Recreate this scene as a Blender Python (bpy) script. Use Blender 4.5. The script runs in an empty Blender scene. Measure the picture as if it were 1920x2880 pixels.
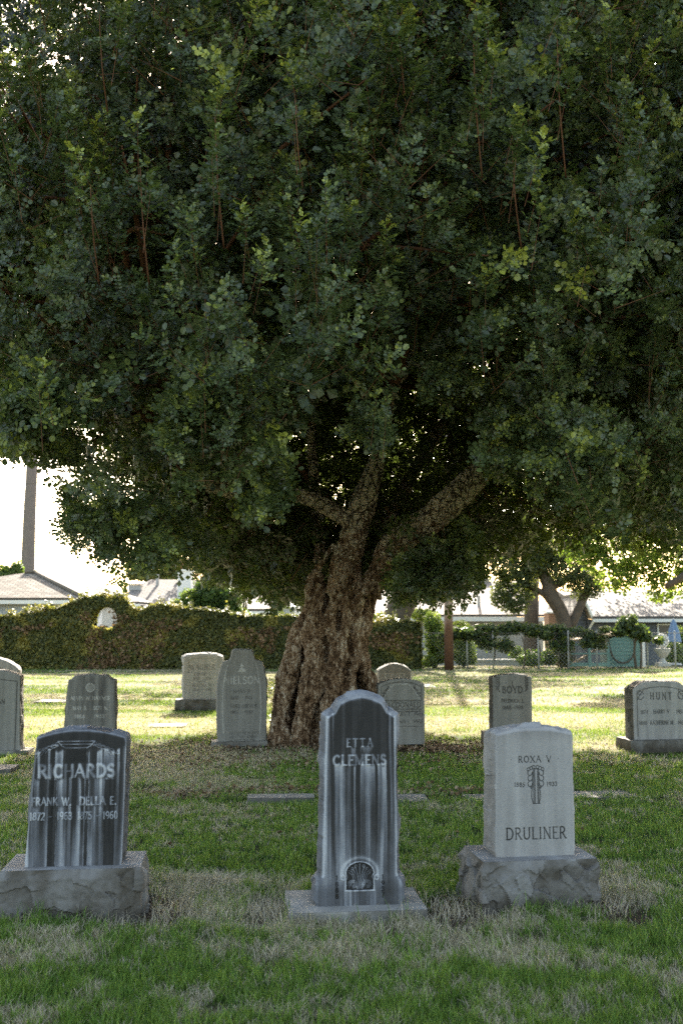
import bpy, math
import numpy as np
from math import radians, sin, cos, pi

# ------------------------------------------------------------------ camera, sky, sun, exposure
SC = bpy.context.scene
CAM_H, F, HOR = 1.6, 2800.0, 1745.0
PITCH = math.atan((HOR - 1440) / F)
cd = bpy.data.cameras.new("camera"); cam = bpy.data.objects.new("camera", cd); SC.collection.objects.link(cam)
SC.camera = cam
cam.location = (0, 0, CAM_H); cam.rotation_euler = (pi / 2 + PITCH, 0, 0)
cd.sensor_fit = 'VERTICAL'; cd.sensor_height = 36; cd.lens = 35; cd.clip_start = 0.1; cd.clip_end = 3000
cd.dof.use_dof = True; cd.dof.focus_distance = 7.6; cd.dof.aperture_fstop = 3.0
SUN_EL, SUN_AZ = radians(33), radians(5)
wd = bpy.data.worlds.new("World"); SC.world = wd; wd.use_nodes = True
wn = wd.node_tree; sky = wn.nodes.new('ShaderNodeTexSky'); sky.sky_type = 'NISHITA'; sky.sun_disc = False
sky.sun_elevation = SUN_EL; sky.sun_rotation = SUN_AZ; sky.dust_density = 2.5; sky.air_density = 1.0
bg = wn.nodes['Background']; bg.inputs[1].default_value = 0.13
wb = wn.nodes.new('ShaderNodeMixRGB'); wb.blend_type = 'MULTIPLY'; wb.inputs[0].default_value = 1; wb.inputs[2].default_value = (1.13, 1.0, .80, 1)   # daylight white balance
wn.links.new(sky.outputs[0], wb.inputs[1]); wn.links.new(wb.outputs[0], bg.inputs[0])
sl = bpy.data.lights.new("sun", 'SUN'); so = bpy.data.objects.new("sun", sl); SC.collection.objects.link(so)
sl.energy = 5.0; sl.angle = radians(0.5); sl.color = (1, .93, .8)
so.rotation_euler = (SUN_EL - pi / 2, 0, -SUN_AZ)     # lamp shines from +Y, 33 degrees high
so.location = (2, 30, 20)
SC.view_settings.view_transform = 'Standard'; SC.view_settings.look = 'None'
SC.view_settings.exposure = 2.35; SC.view_settings.gamma = 1
SC.render.engine = 'CYCLES'
cy = SC.cycles; cy.max_bounces = 7; cy.diffuse_bounces = 5; cy.glossy_bounces = 2; cy.transmission_bounces = 3
cy.use_denoising = False; cy.sample_clamp_indirect = 3; cy.caustics_reflective = False; cy.caustics_refractive = False

# ------------------------------------------------------------------ helpers
COL = SC.collection
rng = np.random.default_rng(7)
CP, SP = cos(PITCH), sin(PITCH)

def ray(px, py):
    a = (np.asarray(px, float) - 960) / F; b = (1440 - np.asarray(py, float)) / F
    return np.stack([a, CP - b * SP, SP + b * CP], -1)

def at(px, py, Y):
    """point seen at photo pixel px,py that stands Y metres in front of the camera"""
    d = ray(px, py); t = np.asarray(Y, float) / d[..., 1]
    return d * t[..., None] + np.array([0, 0, CAM_H])

def gnd(px, py, z=0.0):
    d = ray(px, py); t = (z - CAM_H) / d[..., 2]
    return d * t[..., None] + np.array([0, 0, CAM_H])

def proj(P):
    q = P - np.array([0, 0, CAM_H])
    dz = q[..., 1] * CP + q[..., 2] * SP; u = -q[..., 1] * SP + q[..., 2] * CP
    dz = np.maximum(dz, 1e-3)
    return 960 + F * q[..., 0] / dz, 1440 - F * u / dz

def _h(i, j, k, s):
    n = (i * 374761393 + j * 668265263 + k * 2147483647 + s * 1274126177) & 0xffffffff
    n = ((n ^ (n >> 13)) * 1274126177) & 0xffffffff
    n = ((n ^ (n >> 16)) * 2246822519) & 0xffffffff
    return ((n ^ (n >> 15)) & 0xffffff) / float(0xffffff)

def vnoise(p, s=0):
    p = np.asarray(p, float); f = np.floor(p); i = f.astype(np.int64); t = p - f; t = t * t * (3 - 2 * t)
    r = 0
    for a in (0, 1):
        for b in (0, 1):
            for c in (0, 1):
                w = (t[..., 0] if a else 1 - t[..., 0]) * (t[..., 1] if b else 1 - t[..., 1]) * (t[..., 2] if c else 1 - t[..., 2])
                r = r + w * _h(i[..., 0] + a, i[..., 1] + b, i[..., 2] + c, s)
    return r

def fbm(p, s=0, o=4):
    r = 0; a = .5; q = np.asarray(p, float)
    for k in range(o):
        r = r + a * vnoise(q, s + k); q = q * 2.03 + 17.1; a *= .5
    return r / (1 - .5 ** o)

def sstep(a, b, x):
    t = np.clip((x - a) / (b - a), 0, 1); return t * t * (3 - 2 * t)

def mesh(name, V, faces, mat=None, parent=None, attrs=None, smooth=False, sharp=None, mats=None, midx=None):
    """faces: list of int arrays (n,k)"""
    V = np.ascontiguousarray(V, np.float32)
    me = bpy.data.meshes.new(name)
    me.vertices.add(len(V)); me.vertices.foreach_set("co", V.ravel())
    faces = [np.asarray(f, np.int32) for f in faces if len(f)]
    tot = sum(f.size for f in faces); npoly = sum(len(f) for f in faces)
    me.loops.add(tot); me.polygons.add(npoly)
    me.loops.foreach_set("vertex_index", np.concatenate([f.ravel() for f in faces]))
    ls = []; o = 0
    for f in faces:
        ls.append(o + np.arange(len(f)) * f.shape[1]); o += f.size
    me.polygons.foreach_set("loop_start", np.concatenate(ls).astype(np.int32))
    if midx is not None: me.polygons.foreach_set("material_index", np.asarray(midx, np.int32))
    me.update(calc_edges=True)
    me.polygons.foreach_set("use_smooth", np.full(npoly, bool(smooth)))
    for k, v in (attrs or {}).items():
        at_ = me.attributes.new(k, 'FLOAT', 'POINT'); at_.data.foreach_set("value", np.ascontiguousarray(v, np.float32))
    for m in (mats or ([mat] if mat else [])): me.materials.append(m)
    if sharp: me.set_sharp_from_angle(angle=radians(sharp))
    o = bpy.data.objects.new(name, me); COL.objects.link(o)
    if parent: o.parent = parent
    return o

def tag(o, label, cat, group=None, kind=None):
    if label: o['label'] = label
    if cat: o['category'] = cat
    if group: o['group'] = group
    if kind: o['kind'] = kind
    return o

def empty(name, loc, label, cat, rz=0, group=None, rx=0, ry=0):
    o = bpy.data.objects.new(name, None); COL.objects.link(o)
    o.location = loc; o.rotation_euler = (rx, ry, rz); o.empty_display_size = .2
    return tag(o, label, cat, group)

class MB:
    """collects boxes, tubes and lathes into one mesh"""
    def __init__(s): s.V = []; s.F = {3: [], 4: []}; s.n = 0
    def add(s, V, F):
        V = np.asarray(V, float).reshape(-1, 3); F = np.asarray(F, int)
        s.F[F.shape[1]].append(F + s.n); s.V.append(V); s.n += len(V)
    def box(s, x0, x1, y0, y1, z0, z1):
        V = [(x, y, z) for z in (z0, z1) for y in (y0, y1) for x in (x0, x1)]
        s.add(V, [(0, 2, 3, 1), (4, 5, 7, 6), (0, 1, 5, 4), (2, 6, 7, 3), (0, 4, 6, 2), (1, 3, 7, 5)]); return s
    def quad(s, a, b, c, d): s.add([a, b, c, d], [(0, 1, 2, 3)]); return s
    def slab(s, pts, t):
        """convex polygon extruded by vector t"""
        p = np.array(pts, float); q = p + np.array(t); n = len(p)
        V = np.concatenate([p, q]); F4 = [(i, (i + 1) % n, n + (i + 1) % n, n + i) for i in range(n)]
        s.add(V, F4)
        if n == 4: s.add(V, [(3, 2, 1, 0), (4, 5, 6, 7)])
        else:
            s.add(V, [(0, i + 1, i) for i in range(1, n - 1)] + [(n, n + i, n + i + 1) for i in range(1, n - 1)])
        return s
    def tube(s, P, R, n=8, wob=0, seed=0, cap=True):
        P = np.asarray(P, float); R = np.broadcast_to(np.asarray(R, float), (len(P),))
        T = np.gradient(P, axis=0); T /= np.linalg.norm(T, axis=1)[:, None] + 1e-9
        ref = np.array([0, 1., 0]) if abs(T[:, 1]).mean() < .7 else np.array([1., 0, 0])
        A = np.cross(T, ref); A /= np.linalg.norm(A, axis=1)[:, None] + 1e-9
        B = np.cross(T, A); th = np.arange(n) / n * 2 * pi
        rr = R[:, None] * np.ones(n)
        V = P[:, None] + rr[..., None] * (np.cos(th)[None, :, None] * A[:, None] + np.sin(th)[None, :, None] * B[:, None])
        if wob:
            nn = fbm(V.reshape(-1, 3) * 6, seed, 3).reshape(V.shape[:2]) - .5
            V += wob * nn[..., None] * (V - P[:, None]) / (rr[..., None] + 1e-6)
        m = len(P); i, j = np.meshgrid(np.arange(m - 1), np.arange(n), indexing='ij'); j2 = (j + 1) % n
        Fq = np.stack([i * n + j, i * n + j2, (i + 1) * n + j2, (i + 1) * n + j], -1).reshape(-1, 4)
        V2 = np.concatenate([V.reshape(-1, 3), P[:1], P[-1:]]); c0 = m * n
        Ft = [(c0, (k + 1) % n, k) for k in range(n)] + [(c0 + 1, (m - 1) * n + k, (m - 1) * n + (k + 1) % n) for k in range(n)]
        s.F[4].append(Fq + s.n)
        if cap: s.F[3].append(np.array(Ft) + s.n)
        s.V.append(V2); s.n += len(V2); return s
    def lathe(s, prof, c=(0, 0, 0), n=20):
        prof = np.array(prof, float); P = np.stack([np.zeros(len(prof)) + c[0], np.zeros(len(prof)) + c[1], prof[:, 1] + c[2]], -1)
        th = np.arange(n) / n * 2 * pi
        V = P[:, None] + prof[:, 0][:, None, None] * np.stack([np.cos(th), np.sin(th), 0 * th], -1)[None]
        m = len(prof); i, j = np.meshgrid(np.arange(m - 1), np.arange(n), indexing='ij'); j2 = (j + 1) % n
        s.add(V.reshape(-1, 3), np.stack([i * n + j, i * n + j2, (i + 1) * n + j2, (i + 1) * n + j], -1).reshape(-1, 4)); return s
    def build(s, name, mat, parent=None, smooth=False, sharp=None, attrs=None):
        F = [np.concatenate(f) for k, f in s.F.items() if f]
        return mesh(name, np.concatenate(s.V), F, mat, parent, attrs, smooth, sharp)

# ------------------------------------------------------------------ materials
class M:
    def __init__(s, name):
        s.m = bpy.data.materials.new(name); s.m.use_nodes = True; s.t = s.m.node_tree; s.b = s.t.nodes['Principled BSDF']
        s.out = s.t.nodes['Material Output']
    def n(s, ty, **k):
        x = s.t.nodes.new('ShaderNode' + ty)
        for a, v in k.items(): setattr(x, a, v)
        return x
    def l(s, a, b): s.t.links.new(a, b)
    def co(s, scale=(1, 1, 1), gen='Object'):
        c = s.n('TexCoord'); m = s.n('Mapping'); m.inputs['Scale'].default_value = scale; s.l(c.outputs[gen], m.inputs[0]); return m.outputs[0]
    def noise(s, sc, det=4, co=None, rough=.55, dist=0):
        x = s.n('TexNoise'); x.inputs['Scale'].default_value = sc; x.inputs['Detail'].default_value = det
        x.inputs['Roughness'].default_value = rough; x.inputs['Distortion'].default_value = dist
        s.l(co or s.co(), x.inputs['Vector']); return x.outputs['Fac']
    def ramp(s, fac, stops):
        r = s.n('ValToRGB'); s.l(fac, r.inputs[0]); e = r.color_ramp.elements
        while len(e) < len(stops): e.new(.5)
        for k, (p, c) in enumerate(stops): e[k].position = p; e[k].color = (*c, 1)
        return r.outputs[0]
    def mix(s, f, a, b, mode='MIX'):
        x = s.n('MixRGB', blend_type=mode)
        for i, v in ((0, f), (1, a), (2, b)):
            if isinstance(v, (int, float)): x.inputs[i].default_value = v
            elif isinstance(v, tuple): x.inputs[i].default_value = (*v, 1)
            else: s.l(v, x.inputs[i])
        return x.outputs[0]
    def math(s, op, a, b=0):
        x = s.n('Math', operation=op)
        for i, v in ((0, a), (1, b)):
            if isinstance(v, (int, float)): x.inputs[i].default_value = v
            else: s.l(v, x.inputs[i])
        return x.outputs[0]
    def attr(s, k): x = s.n('Attribute', attribute_name=k); return x.outputs['Fac']
    def base(s, c): s.l(c, s.b.inputs['Base Color']) if not isinstance(c, tuple) else setattr(s.b.inputs['Base Color'], 'default_value', (*c, 1)); return s
    def rough(s, r, spec=None):
        s.b.inputs['Roughness'].default_value = r
        if spec is not None: s.b.inputs['Specular IOR Level'].default_value = spec
        return s
    def bump(s, h, st=.3, d=.01):
        x = s.n('Bump'); x.inputs['Strength'].default_value = st; x.inputs['Distance'].default_value = d
        s.l(h, x.inputs['Height']); s.l(x.outputs[0], s.b.inputs['Normal']); return s
    def translucent(s, fac, c):
        x = s.n('BsdfTranslucent'); mx = s.n('MixShader')
        if isinstance(c, tuple): x.inputs[0].default_value = (*c, 1)
        else: s.l(c, x.inputs[0])
        mx.inputs[0].default_value = fac; s.l(s.b.outputs[0], mx.inputs[1]); s.l(x.outputs[0], mx.inputs[2]); s.l(mx.outputs[0], s.out.inputs[0])
        return s

def plain(name, c, r=.7, var=.25, sc=6, bump=.15):
    m = M(name); n = m.noise(sc, 5)
    m.base(m.mix(n, tuple(x * (1 - var) for x in c), tuple(min(1, x * (1 + var)) for x in c))); m.rough(r, .3)
    if bump: m.bump(m.noise(sc * 6, 4), bump, .01)
    return m.m

def leaf_mat(name, old, mid, young, tr=.35, rough=.42, spec=.45, trc=None, trk=2.2):
    m = M(name); t = m.attr('tint')
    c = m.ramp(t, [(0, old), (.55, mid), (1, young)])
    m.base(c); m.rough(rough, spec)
    tc = m.ramp(t, [(0, tuple(x * trk * k for x, k in zip(old, (1.0, 1.1, .5)))), (.55, tuple(x * trk * k for x, k in zip(mid, (1.2, 1.15, .45)))), (1, tuple(x * 1.6 for x in young))])
    m.translucent(tr, tc); return m.m

LEAF = leaf_mat("carob leaf", (.019, .030, .010), (.082, .118, .050), (.32, .36, .055), .24, .35, .6)
HEDGE = leaf_mat("ivy leaf", (.022, .034, .012), (.075, .085, .025), (.24, .21, .045), .34, .5, .35)
SHRUB = leaf_mat("shrub leaf", (.04, .07, .02), (.09, .14, .03), (.22, .26, .05), .4, .5, .3)
OAK = leaf_mat("oak leaf", (.05, .065, .03), (.10, .12, .045), (.24, .25, .06), .4, .5, .3)
GRASS = M("grass blade"); _t = GRASS.attr('dry')
_c = GRASS.ramp(_t, [(0, (.035, .07, .015)), (.22, (.10, .20, .032)), (.42, (.23, .36, .065)), (.62, (.30, .26, .17)), (1, (.68, .59, .47))])
GRASS.base(_c); GRASS.rough(.6, .25); GRASS.translucent(.35, GRASS.mix(.5, _c, (.25, .3, .03), 'MIX')); GRASS = GRASS.m

def ground_mat():
    m = M("lawn soil"); d = m.attr('dry'); s = m.attr('soil')
    n = m.noise(40, 6); n2 = m.noise(3.1, 5)
    g = m.ramp(m.math('ADD', m.math('MULTIPLY', d, .8), m.math('MULTIPLY', m.math('SUBTRACT', n, .5), .5)),
               [(0, (.022, .045, .012)), (.4, (.05, .085, .022)), (.65, (.17, .15, .085)), (1, (.42, .36, .25))])
    c = m.mix(s, g, m.ramp(n2, [(.3, (.035, .026, .018)), (.7, (.085, .065, .048))]))
    m.base(c); m.rough(.9, .1); m.bump(n, .7, .03); return m.m
GROUND = ground_mat()

def stone_mat(name, stops, speck=.22, warm=None):
    m = M(name); t = m.attr('tone'); n = m.noise(260, 3); n2 = m.noise(9, 6, rough=.65)
    f = m.math('ADD', t, m.math('ADD', m.math('MULTIPLY', m.math('SUBTRACT', n, .5), speck), m.math('MULTIPLY', m.math('SUBTRACT', n2, .5), .22)))
    c = m.ramp(f, stops); m.base(c); m.rough(.82, .25); m.bump(m.noise(120, 5), .5, .004); return m.m
ST_DARK = stone_mat("stained granite", [(0, (.014, .013, .012)), (.3, (.042, .040, .040)), (.6, (.14, .145, .165)), (.85, (.29, .30, .33)), (1, (.42, .43, .46))])
ST_PALE = stone_mat("pale granite", [(0, (.018, .017, .018)), (.3, (.09, .088, .085)), (.6, (.25, .24, .238)), (.85, (.37, .36, .357)), (1, (.50, .49, .48))])
ST_GREY = stone_mat("grey granite", [(0, (.02, .019, .018)), (.3, (.085, .08, .076)), (.6, (.19, .182, .17)), (.85, (.29, .28, .265)), (1, (.45, .44, .42))])
ST_BASE = stone_mat("base granite", [(0, (.03, .025, .02)), (.3, (.085, .074, .062)), (.6, (.18, .172, .168)), (.85, (.28, .28, .285)), (1, (.42, .42, .42))], .26)
CONC = stone_mat("concrete slab", [(0, (.06, .055, .05)), (.3, (.13, .12, .11)), (.6, (.25, .24, .225)), (1, (.42, .40, .38))], .2)

def bark_mat():
    m = M("carob bark"); h = m.attr('plate'); co = m.co((1, 1, .55))
    w = m.noise(5, 4); cw = m.n('MixRGB'); cw.inputs[0].default_value = .12; m.l(co, cw.inputs[1]);
    nz = m.n('TexNoise'); nz.inputs['Scale'].default_value = 9; m.l(co, nz.inputs['Vector']); m.l(nz.outputs['Color'], cw.inputs[2])
    v = m.n('TexVoronoi', feature='DISTANCE_TO_EDGE'); v.inputs['Scale'].default_value = 12; m.l(cw.outputs[0], v.inputs['Vector'])
    crack = m.ramp(v.outputs[0], [(.01, (0, 0, 0)), (.10, (1, 1, 1))])
    n = m.noise(7, 8, rough=.75); n3 = m.noise(45, 6, rough=.75)
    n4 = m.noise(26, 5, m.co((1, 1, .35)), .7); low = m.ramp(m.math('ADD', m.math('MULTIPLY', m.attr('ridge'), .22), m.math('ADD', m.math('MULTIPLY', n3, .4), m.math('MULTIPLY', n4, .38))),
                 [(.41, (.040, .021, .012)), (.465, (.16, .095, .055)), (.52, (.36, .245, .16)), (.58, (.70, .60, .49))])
    up = m.mix(crack, (.05, .03, .018), m.ramp(n3, [(.36, (.50, .40, .28)), (.60, (.78, .70, .56))]))
    pat = m.math('GREATER_THAN', m.math('ADD', h, m.math('MULTIPLY', m.math('SUBTRACT', n, .5), 3.2)), .5)
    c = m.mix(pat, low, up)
    m.base(c); m.rough(.9, .15)
    m.bump(m.math('ADD', m.math('MULTIPLY', m.math('MULTIPLY', crack, h), .8), m.math('ADD', n3, n4)), 1.0, .035); return m.m
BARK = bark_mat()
TWIG = plain("twig bark", (.13, .06, .032), .8, .4, 20)
OBARK = plain("oak bark", (.10, .078, .058), .9, .5, 5, .6)
PALM = plain("palm bark", (.17, .14, .13), .9, .25, 3, .5)
POLE = M("weathered pole"); _z = POLE.n('SeparateXYZ'); _tc = POLE.n('TexCoord'); POLE.l(_tc.outputs['Object'], _z.inputs[0])
_f = POLE.math('ADD', POLE.math('MULTIPLY', _z.outputs[2], .33), POLE.math('MULTIPLY', POLE.noise(6, 5, POLE.co((1, 1, .15))), .5))
POLE.base(POLE.ramp(_f, [(.25, (.10, .045, .025)), (.65, (.15, .075, .045)), (.8, (.33, .22, .17)), (1, (.36, .26, .21))])); POLE.rough(.85); POLE = POLE.m

def shingle_mat(name, c1, c2, s=1.0):
    m = M(name); b = m.n('TexBrick'); b.offset = .5; b.inputs['Scale'].default_value = 1
    co = m.n('Attribute', attribute_name='ruv'); m.l(co.outputs['Vector'], b.inputs['Vector'])
    b.inputs['Color1'].default_value = (*c1, 1); b.inputs['Color2'].default_value = (*c2, 1)
    b.inputs['Mortar'].default_value = (*(x * .25 for x in c1), 1)
    b.inputs['Mortar Size'].default_value = .028; b.inputs['Brick Width'].default_value = .3 * s; b.inputs['Row Height'].default_value = .16 * s
    m.base(m.mix(.7, b.outputs[0], m.ramp(m.noise(2.5, 5), [(.3, tuple(x * .6 for x in c1)), (.7, tuple(x * 1.4 for x in c2))]), 'MIX'))
    m.base(m.mix(m.noise(4, 5), b.outputs[0], m.mix(.5, b.outputs[0], c2))); m.rough(.85, .2)
    m.bump(b.outputs['Fac'], -.5, .03); return m.m
ROOF_BROWN = shingle_mat("brown shingles", (.10, .085, .072), (.34, .30, .26), 1.1)
ROOF_PINK = shingle_mat("pale shingles", (.27, .225, .20), (.36, .31, .28), 1.4)
ROOF_GREY = shingle_mat("grey shingles", (.20, .18, .165), (.30, .27, .25), 1.4)
def siding_mat(name, c, vert=True, w=.12):
    m = M(name); x = m.n('SeparateXYZ'); tc = m.n('TexCoord'); m.l(tc.outputs['Object'], x.inputs[0])
    f = m.math('FRACT', m.math('MULTIPLY', x.outputs[0 if vert else 2], 1 / w))
    g = m.ramp(f, [(0, (.3, .3, .3)), (.12, (1, 1, 1)), (.9, (.95, .95, .95)), (1, (.6, .6, .6))])
    m.base(m.mix(1, m.mix(m.noise(2, 4), tuple(v * .88 for v in c), c), g, 'MULTIPLY')); m.rough(.6, .3); return m.m
SIDE_BLUE = siding_mat("pale blue boards", (.42, .46, .52)); SIDE_GREY = siding_mat("dark grey boards", (.115, .125, .15), False, .18)
SIDE_TEAL = siding_mat("teal boards", (.16, .30, .28), False, .13); WALL_PALE = plain("pale stucco", (.42, .42, .40), .8, .1)
WHITE = plain("white paint", (.72, .72, .70), .6, .06, 3, .05); GLASS = M("window glass").base((.05, .06, .07)).rough(.08, .8).m
METAL = plain("galvanised metal", (.35, .35, .34), .45, .2, 9, 0); TEALP = plain("teal paint", (.20, .36, .33), .6, .15, 5, .1)
BLUECL = plain("blue canvas", (.16, .24, .38), .85, .2, 8, .1); DARKSOIL = plain("dark soil", (.06, .045, .03), .95, .4)
WOODT = plain("bare timber", (.36, .25, .14), .8, .3, 6)

# ------------------------------------------------------------------ ground
STONES = []       # footprints: cx, cy, half width, half depth, rotation
def footprint(x, y, w, d, r): STONES.append((x, y, w / 2, d / 2, r))

DRY = [(gnd(x, y)[..., :2], rx, ry, a) for x, y, rx, ry, a in [
    (620, 2560, .38, .22, .9), (560, 2500, .3, .2, .9), (1120, 2690, .75, .22, .55), (900, 2610, .6, .12, .75), (1250, 2640, .5, .12, .45),
    (1500, 2600, .7, .10, .6), (250, 2640, .5, .07, .6), (80, 2700, .5, .15, .3), (1760, 2500, .25, .25, .7), (500, 2200, .8, .9, .6), (1050, 2590, .6, .08, .8),
    (250, 2170, 1.2, .6, .5), (520, 2130, 1.2, .6, .6), (1700, 2100, 1, .8, .5), (1560, 2700, .35, .2, .4), (1330, 2560, .2, .2, .6), (700, 2700, .4, .1, .3),
    (170, 2250, .4, .4, .4), (1300, 2570, .2, .1, .8), (1850, 2750, .3, .1, .3)]]
GREENS = [(gnd(x, y)[..., :2], rx, ry, a) for x, y, rx, ry, a in [
    (500, 2700, .7, .2, .35), (1500, 2250, 1.0, .8, .35), (1200, 2180, 1.2, .6, .45), (560, 2380, .8, .4, .3), (1700, 2350, 1, .5, .4), (300, 2760, .6, .2, .2),
    (900, 2740, .3, .1, .25), (1400, 2760, .8, .15, .2)]]
SOIL = [(gnd(x, y)[..., :2], rx, ry, a) for x, y, rx, ry, a in [
    (435, 2555, .19, .40, 1.8), (1275, 2560, .18, .38, 1.7), (1740, 2555, .17, .34, 1.5), (745, 2560, .14, .26, 1.3), (900, 2250, 1.3, .10, .8), (1300, 2240, 1.0, .08, .7), (500, 2230, .8, .12, .6),
    (900, 2090, 2.0, .9, .9), (1250, 2110, .8, .7, .7), (770, 2540, .08, .2, .8), (380, 2600, .3, .04, .6)]]
def spots(L, x, y):
    r = 0
    for c, rx, ry, a in L: r = r + a * np.exp(-(((x - c[0]) / rx) ** 2 + ((y - c[1]) / ry) ** 2))
    return r
def dry_and_lit(x, y):
    p = np.stack([x, y, 0 * x], -1)
    n = fbm(p * np.array([1.1, 1.6, 1]), 31, 4); n2 = fbm(p * 6.5, 77, 4); n3 = fbm(p * 19, 79, 2); nf = fbm(p * np.array([.30, 1.3, 1]), 91, 4)
    near = .34 + (n - .5) * 1.2 + (n2 - .5) * 1.5 + (n3 - .5) * 1.2
    far = .74 + (nf - .5) * 2.4 + (n2 - .5) * .3  # far lawn paler in long streaks: sunlit bands put into the colour
    d = near + (far - near) * sstep(10, 15, y)
    return np.clip(d + spots(DRY, x, y) - spots(GREENS, x, y) + .8 * sstep(1, -2, y), 0, 1)  # unseen lawn behind the camera made pale to bounce light onto the limbs
def soilness(x, y):
    p = np.stack([x, y, 0 * x], -1)
    return np.clip(spots(SOIL, x, y) * (0.55 + fbm(p * 7, 5, 3)) + .9 * sstep(.62, .72, fbm(p * 9, 15, 3)), 0, 1)
def gz(x, y):
    p = np.stack([x, y, 0 * x], -1)
    z = (fbm(p * .8, 3, 3) - .5) * .05 + (fbm(p * 6, 13, 3) - .5) * .018
    z = z * np.exp(-np.maximum(y - 30, 0) / 20) - .02 * np.clip(soilness(x, y), 0, 1)
    return z - .7 * sstep(36.5, 42, y) - .05 * sstep(33, 36, y)
def build_ground():
    ys = np.concatenate([[-200, -60, -20, -6, 0, 2], np.arange(3, 9, .05), np.arange(9, 20, .12), np.arange(20, 45, .4), [46, 50, 60, 80, 120, 200, 400, 900, 2400]])
    xs = np.concatenate([[-2000, -500, -150, -60, -30, -18, -12], np.arange(-9, 9.01, .09), [12, 18, 30, 60, 150, 500, 2000]])
    X, Y = np.meshgrid(xs, ys); Z = gz(X, Y); n, m = X.shape
    i, j = np.meshgrid(np.arange(n - 1), np.arange(m - 1), indexing='ij')
    Fq = np.stack([i * m + j, i * m + j + 1, (i + 1) * m + j + 1, (i + 1) * m + j], -1).reshape(-1, 4)
    o = mesh('ground', np.stack([X, Y, Z], -1).reshape(-1, 3), [Fq], GROUND, attrs={'dry': dry_and_lit(X, Y).ravel(), 'soil': soilness(X, Y).ravel()}, smooth=True)
    tag(o, None, None, kind='structure')
build_ground()

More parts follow.
